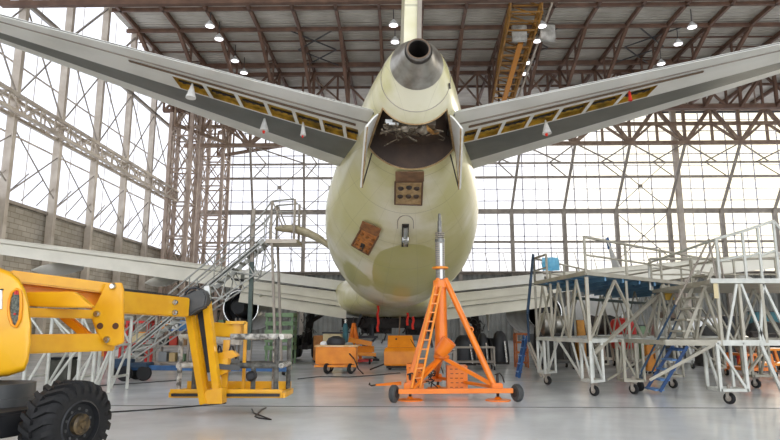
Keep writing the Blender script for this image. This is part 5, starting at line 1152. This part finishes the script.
# pale cabinet, orange crate and teal cylinder
def cab(name, px0, py0, px1, Y, dep, lab, cat, mt, top=None, feet=True):
    a, b = at(px0, py0, Y), at(px1, py0, Y); t = thing(name, lab, cat, ((a.x + b.x) / 2, Y, 0)); m = MB(); m.box(((a.x + b.x) / 2, Y + dep / 2, a.z / 2 + .05), b.x - a.x, dep, a.z - .1); bd = m.build('body', mt, t, bevel=.03)
    if top: m = MB(); m.box(((a.x + b.x) / 2, Y + dep / 2, a.z + .03), b.x - a.x + .08, dep + .06, .07); m.build('top', top, t, bevel=.01)
    m = MB(); m.box(((a.x + b.x) / 2, Y - .012, a.z * .55), (b.x - a.x) * .8, .02, a.z * .6); d = m.build('door', mt, t); MB().box((b.x - (b.x - a.x) * .2, Y - .035, a.z * .6), .03, .03, .16).build('handle', SOOT, d)
    if feet:
        for x in (a.x + .08, b.x - .08):
            for dy in (.08, dep - .08): MB().tube((x, Y + dy, 0), (x, Y + dy, .06), .05, n=8).build('foot', RUB, t)
    return t
cab('equipment_cabinet', 323, 333.5, 341, 27.5, .7, 'pale beige cabinet with a dark lid behind the orange tool cart', 'cabinet', CARD, BLK)
cab('crate', 313.5, 335.5, 322.5, 31.5, .6, 'small brown orange crate beside the main gear wheels', 'crate', mat('brown_orange_crate', '#b7793d', .7, 0, '#9c6430', 4))
p = at(345.5, 321, 29); t = thing('gas_cylinder', 'tall teal gas cylinder beside the orange hoist mast', 'cylinder', (p.x, 29, 0)); m = MB(); m.lathe((p.x, 29, 0), (0, 0, 1), [(0, .11), (.05, .125), (p.z - .3, .125), (p.z - .15, .09), (p.z - .1, .05)], 20); m.build('body', TEAL, t, smooth=True); MB().lathe((p.x, 29, p.z - .1), (0, 0, 1), [(0, .06), (.1, .06), (.12, .09), (.16, .09), (.18, .03)], 12).build('valve', CHROME, t)
# bench trolley and dark covered machines right of the jack
Yb = 26.; a, b = at(455, 347.5, Yb), at(495, 347.5, Yb); t = thing('bench_trolley', 'grey steel bench trolley with two shelves seen between the jack legs', 'trolley', ((a.x + b.x) / 2, Yb, 0))
for z in (a.z, .32): m = MB(); m.box(((a.x + b.x) / 2, Yb + .4, z), b.x - a.x, .85, .06); m.build('shelf', STEEL_GREY, t)
for x in (a.x + .04, b.x - .04):
    for dy in (.02, .78): m = MB(); m.bar((x, Yb + dy, .15), (x, Yb + dy, a.z), .07); m.build('leg', STEEL_GREY, t); wheel_((x, Yb + dy, .08), (1, 0, 0), .08, .05, t)
Yw = 23.5; a, b = at(417, 352, Yw), at(430, 352, Yw); t = thing('side_trolley', 'small trolley with a crumpled white sheet on top, just left of the jack cylinder base', 'trolley', ((a.x + b.x) / 2, Yw, 0))
a.x += .95; b.x += .95
t.location.x += .95; ORG[t.name].x += .95
m = MB(); m.box(((a.x + b.x) / 2, Yw + .3, a.z), b.x - a.x, .6, .05); m.build('top', STEEL_GREY, t)
for x in (a.x + .03, b.x - .03):
    for dy in (.03, .57): m = MB(); m.bar((x, Yw + dy, 0.0), (x, Yw + dy, a.z), .05); m.build('leg', STEEL_GREY, t)
t['label'] = 'small grey trolley carrying a crumpled white sheet, right behind the jack cylinder'
m = MB(); g = [[V((a.x + (b.x - a.x) * i / 8, Yw + .6 * j / 5, a.z + .03 + .08 * abs(math.sin(i * 1.3 + j * 2.1)))) for j in range(6)] for i in range(9)]; m.slab(g, (0, 0, .015)); tag(m.build('plastic_sheet', WHITEC, smooth=True), 'crumpled white sheet on the small trolley behind the jack cylinder', 'sheet')
for k, (px, pt, w, Y, lab) in enumerate(((464, 335, 1.1, 29.5, 'black covered machine behind the bench trolley, leftmost and widest of three'), (482, 333, .6, 30, 'black covered machine behind the bench trolley, middle and hump-topped of three'), (499, 331, .85, 30.5, 'black covered machine nearest the orange rack, tallest of three'))):
    p = at(px, pt, Y); t = thing('covered_machine', lab, 'machine', (p.x, Y, 0), 'black covered machines under the right wing'); m = MB(); rg = []
    for z, f in ((.12, 1.), (p.z * .4, .95), (p.z * .7, .85), (p.z * .92, .6), (p.z, .3)):
        rg.append([V((p.x + w / 2 * f * math.cos(q) * (1 + .12 * math.sin(3 * q + k)), Y + .5 * f * math.sin(q), z)) for q in [2 * PI * j / 20 for j in range(20)]])
    m.loft(rg); m.build('cover', BLK, t, smooth=True); m = MB(); m.box((p.x, Y, .08), w * .9, .8, .16); m.build('base', SOOT, t); m = MB(); m.tube((p.x + w * .3, Y - .52, .1), (p.x + w * .2, Y - .5, p.z * .7), .05); m.build('pipe', CHROME, t)
a, b = at(516, 334, 27.5), at(527, 334, 27.5); t = thing('rack_stand', 'narrow orange brown rack standing left of the blue-decked dock', 'rack', ((a.x + b.x) / 2, 27.5, 0))
for x in (a.x, b.x):
    for dy in (0, .5): m = MB(); m.bar((x, 27.5 + dy, 0), (x, 27.5 + dy, a.z), .07); m.build('upright', mat('brown_orange_steel', '#b0612c', .6, 0, '#8e4c22', 4), t)
for f in (.15, .45, .75, 1): m = MB(); m.box(((a.x + b.x) / 2, 27.75, a.z * f), b.x - a.x, .55, .08); m.build('shelf', mat('brown_orange_steel', '#b0612c'), t)
p = onz(522, 378); a, b = V((p.x - .1, p.y, 0)), at(527, 336, p.y + .5)
t = thing('step_ladder', 'narrow blue step ladder leaning by the left end of the blue-decked dock', 'ladder', (p.x, p.y, 0))
for dy in (0, .5): m = MB(); m.bar(a + V((0, dy, 0)), b + V((0, dy, 0)), .05, .1); m.build('stringer', BLUE, t); m = MB(); m.bar(V((b.x + .45, p.y + dy, 0)), b + V((0, dy, 0)), .04, .06); m.build('rear_leg', STEEL_PALE, t)
for i in range(5): q = a.lerp(b, (i + .7) / 5.2); m = MB(); m.box((q.x, q.y + .25, q.z), .16, .5, .03); m.build('tread', BLUETREAD, t)
# ================================================================== RIGHT: things seen through the docks
p0, p1 = at(614, 320, 28), at(641, 346, 28); t = thing('pressure_tank', 'large red pressure tank seen through the braces of the blue-decked dock', 'tank', ((p0.x + p1.x) / 2, 28.4, 0)); r = (p1.x - p0.x) / 2
m = MB(); cx_ = (p0.x + p1.x) / 2; m.lathe((cx_, 28.5, .75), (0, 0, 1), [(0, r * .5), (.06, r * .9), (.2, r), (1.15, r), (1.32, r * .85), (1.4, r * .4)], 28); m.build('body', RED, t, smooth=True)
for q in range(4): g = PI / 4 + q * PI / 2; m = MB(); m.bar((cx_ + r * .7 * math.cos(g), 28.5 + r * .7 * math.sin(g), 0), (cx_ + r * .7 * math.cos(g), 28.5 + r * .7 * math.sin(g), 1.0), .08); m.build('leg', STEEL_GREY, t)
m = MB(); m.tube((cx_, 28.5, 2.1), (cx_, 28.5, 2.35), .07); m.build('valve', CHROME, t)
def estand(px0, px1, pt, Y, lab, mt, core):
    a, b = at(px0, pt, Y), at(px1, pt, Y); cx = (a.x + b.x) / 2; w = b.x - a.x; t = thing('engine_stand', lab, 'stand', (cx, Y, 0), 'engine stands behind the docks')
    for x in (a.x, b.x):
        for dy in (0, 1.2): m = MB(); m.bar((x, Y + dy, .15), (cx + (x - cx) * .8, Y + dy, a.z * .75), .1); m.build('leg', mt, t); wheel_((x, Y + dy, .12), (1, 0, 0), .12, .08, t)
    m = MB(); m.box((cx, Y + .6, .3), w, 1.3, .1); m.build('base_frame', mt, t); m = MB(); m.box((cx, Y + .6, a.z * .72), w * .85, 1.2, .08); m.build('cradle', mt, t)
    m = MB(); rr = min(.5, a.z * .28); m.lathe((a.x + .1, Y + .6, a.z * .76 + rr), (1, 0, 0), [(0, rr * .6), (.1, rr), (w * .4, rr * .95), (w * .5, rr * .7), (w * .85, rr * .8)], 20); m.build('core', core, t, smooth=True)
estand(541, 572, 326, 26.5, 'grey engine stand with a metal core behind the left half of the blue-decked dock', STEEL_DARK, TITAN)
estand(588, 612, 328, 29, 'pale engine stand with a dark core left of the red tank', STEEL_PALE, SOOT)
estand(742, 772, 346, 22., 'orange engine stand under the right-hand dock', ORA, TITAN)
estand(655, 690, 330, 27, 'white engine stand behind the blue steps', WHITEP, WALU)
cab('equipment_cabinet', 560, 318, 575, 34, .8, 'dark blue cabinet far behind the blue-decked dock', 'cabinet', NAVY, STEEL_GREY)
cab('equipment_cabinet', 577, 320, 585, 32, .6, 'narrow amber cabinet beside the near corner post of the blue-decked dock', 'cabinet', mat('amber_cabinet', '#c58a34', .6, 0, '#aa742a', 4))
cab('equipment_cabinet', 690, 318, 718, 31, .8, 'white cabinet with a grey top seen through the right-hand dock', 'cabinet', WHITEM, STEEL_GREY)
cab('equipment_cabinet', 640, 326, 656, 33, .8, 'grey green cabinet right of the red tank', 'cabinet', GREENP, STEEL_DARK)
cab('equipment_cabinet', 598, 322, 611, 38, .8, 'light grey cabinet far behind the dock, left of the red tank', 'cabinet', STEEL_PALE, STEEL_DARK)
cab('equipment_cabinet', 664, 312, 682, 42, 1., 'brown cabinet far behind the handrails of the blue steps', 'cabinet', mat('brown_cabinet', '#6d5844', .6, 0, '#5a4736', 4), STEEL_GREY)
cab('equipment_cabinet', 724, 316, 741, 36, .9, 'black cabinet far behind the white posts of the right-hand dock', 'cabinet', BLK, STEEL_GREY)
cab('equipment_cabinet', 756, 312, 779, 40, 1., 'teal cabinet far back at the right edge', 'cabinet', TEAL, STEEL_DARK)
cab('equipment_cabinet', 524, 322, 538, 47, .9, 'dark grey cabinet behind the narrow blue step ladder', 'cabinet', STEEL_DARK, STEEL_GREY)
cab('tool_chest', 646, 345, 655, 24, .5, 'small orange yellow tool chest beside the dark handrails', 'chest', mat('orange_yellow_chest', '#dd8f2a', .5, 0, '#c97c1e', 4))
p = onz(741, 370); t = thing('fire_extinguisher', 'red fire extinguisher standing under the right-hand dock', 'extinguisher', tuple(p)); m = MB(); m.lathe(p, (0, 0, 1), [(0, .1), (.03, .12), (.55, .12), (.68, .05)], 18); m.build('body', RED, t, smooth=True); m = MB(); m.tube(p + V((0, 0, .66)), p + V((0, 0, .76)), .03); m.bar(p + V((-.02, 0, .76)), p + V((.14, 0, .8)), .03); m.build('valve', BLK, t); m = MB(); m.path([p + V((.05, -.05, .72)), p + V((.16, -.08, .6)), p + V((.15, -.08, .25))], .015, 6); m.build('hose', BLK, t)
estand(753, 795, 341, 25., 'second orange engine stand farther back at the right edge', ORA2, SOOT)
for (px, pt, w, Y, lab) in ((553, 318, 2.2, 33, 'long black covered machine behind the left end of the blue-decked dock'), (600, 316, 2.6, 35, 'wide black covered machine behind the middle of the blue-decked dock'), (672, 318, 2.4, 36, 'black covered machine behind the blue steps'), (712, 326, 1.6, 29, 'low black covered machine behind the leg of the right-hand dock'), (765, 322, 2.2, 33, 'black covered machine behind the orange stands at the right edge')):
    p = at(px, pt, Y); t = thing('covered_machine', lab, 'machine', (p.x, Y, 0), 'black covered machines behind the docks'); m = MB(); rg = []
    for z, f in ((.12, 1.), (p.z * .4, .97), (p.z * .75, .9), (p.z * .94, .7), (p.z, .4)): rg.append([V((p.x + w / 2 * f * math.copysign(abs(math.cos(q)) ** .6, math.cos(q)), Y + .6 * f * math.copysign(abs(math.sin(q)) ** .6, math.sin(q)), z + .05 * math.sin(5 * q + px))) for q in [2 * PI * j / 24 for j in range(24)]])
    m.loft(rg); m.build('cover', mat('dark_tarp', '#2b2a28', .8, 0, '#3d3a35', 3), t, smooth=True); m = MB(); m.box((p.x, Y, .08), w * .95, 1., .16); m.build('base', STEEL_DARK, t)
# second aircraft far behind the dock: only its small fin and back show above the deck
fx = at(606, 250, 62.).x; t = thing('parked_airplane', 'white airplane far behind the docks, slim blue-marked fin above the railing', 'airplane', (fx, 62, 0))
m = MB(); rg = []
for s, zc, r in ((-6, 5.2, .2), (-3, 4.7, .8), (2, 4.1, 1.4), (12, 3.8, 1.6), (17, 3.6, 1.2), (19, 3.3, .3)): rg.append([V((fx + 1 + r * math.cos(q), 62 + s, zc + r * math.sin(q))) for q in [2 * PI * k / 24 for k in range(24)]])
m.loft(rg); fz = m.build('fuselage', WINGW, t, smooth=True)
m = MB(); zb, zt = 4.9, at(603, 238, 62).z; m.prism([V((fx + 1.0, 58.5, zb)), V((fx - .35, 61, zt - .2)), V((fx - .1, 62, zt)), V((fx + .3, 62.3, zt - .4)), V((fx + 1.4, 63.5, zb))], (.2, 0, 0)); tf = m.build('tail_fin', WINGW, t, bevel=.05)
m = MB(); m.prism([V((fx - .35, 60.85, zt - .25)), V((fx - .12, 60.9, zt - .05)), V((fx + .15, 60.95, zt - 1.)), V((fx - .2, 60.85, zt - 1.3))], (.1, .05, 0)); m.build('blue_mark', BLUE, tf)
for sg in (-1, 1): m = MB(); m.prism([V((fx + 1, 58, 5.1)), V((fx + 1 + sg * 4.5, 58.5, 5.4)), V((fx + 1 + sg * 4.5, 59.5, 5.4)), V((fx + 1, 61, 5.1))], (0, 0, .15)); m.build('tailplane', WINGW, t)
for dx, dy in ((0, 14), (-1.8, 6), (3.8, 6)): m = MB(); m.tube((fx + dx, 62 + dy, .4), (fx + dx * .4 + .6, 62 + dy, 3.), .12); m.lathe((fx + dx - .15, 62 + dy, .4), (1, 0, 0), [(0, .3), (.05, .4), (.25, .4), (.3, .3)], 16); m.build('landing_gear', SOOT, t)
# cables on the floor
def cable(pts, r, lab): m = MB(); q = [onz(x, y, .012) for x, y in pts]; m.path(q, r, 6); return tag(m.build('floor_cable', BLK, smooth=True), lab, 'cable', 'cables on the hangar floor')
cable([(96, 414), (112, 412), (150, 409.5), (190, 406.5), (226, 403)], .014, 'thin black cable running from the lift tyre to the basket')
cable([(252, 409), (254, 413), (262, 416), (271, 419.5), (259, 418), (255, 416.5), (258, 413.5), (262, 409.5), (266, 407.5)], .014, 'black cable loop lying on the floor below the basket')
cable([(60, 390), (100, 385.5), (140, 383), (180, 380)], .016, 'black cable behind the white trestle and the tow trolley wheels')
cable([(298, 379), (320, 376.5), (350, 377), (372, 375.5), (400, 373)], .018, 'black hose lying in front of the orange tool cart')
# ================================================================== camera, light, world
cam = bpy.data.cameras.new('camera'); co = bpy.data.objects.new('camera', cam); COL.objects.link(co); sc.camera = co
cam.sensor_width = 36; cam.lens = 36 * FPX / 780; cam.clip_end = 500; cam.clip_start = .1
co.location = (0, 0, EYE); co.rotation_euler = (PI / 2 + PITCH, 0, YAW)
w = bpy.data.worlds.new('daylight'); sc.world = w; w.use_nodes = True; nt = w.node_tree; nt.nodes.clear()
wo = nd(nt, 'ShaderNodeOutputWorld'); bg = nd(nt, 'ShaderNodeBackground'); nt.links.new(bg.outputs[0], wo.inputs[0])
tc = nd(nt, 'ShaderNodeTexCoord'); vm = nd(nt, 'ShaderNodeVectorMath', operation='DOT_PRODUCT'); a, b = ray(795, 165); sd = V((a, 1, b)).normalized(); vm.inputs[1].default_value = sd
nt.links.new(tc.outputs['Generated'], vm.inputs[0])
rp = nd(nt, 'ShaderNodeValToRGB'); e = rp.color_ramp.elements; e[0].position = .5; e[0].color = (.88, .92, 1.0, 1); e[1].position = 1; e[1].color = (1.3, 1.15, .75, 1)
x = rp.color_ramp.elements.new(.93); x.color = (1, .98, .95, 1)
nt.links.new(vm.outputs['Value'], rp.inputs[0]); nt.links.new(rp.outputs[0], bg.inputs[0]); bg.inputs[1].default_value = 3.3
sun = bpy.data.lights.new('sun', 'SUN'); so = bpy.data.objects.new('sun', sun); COL.objects.link(so); sun.energy = 2.0; sun.angle = .03; sun.color = (1, .88, .68)
so.rotation_euler = (-sd).to_track_quat('-Z', 'Y').to_euler()
sc.view_settings.view_transform = 'Standard'; sc.view_settings.look = 'None'; sc.view_settings.exposure = 0; sc.view_settings.gamma = 1
sc.cycles.max_bounces = 10; sc.cycles.diffuse_bounces = 5; sc.cycles.glossy_bounces = 4; sc.cycles.transparent_max_bounces = 16; sc.cycles.use_denoising = True
sc.cycles.sample_clamp_indirect = 6
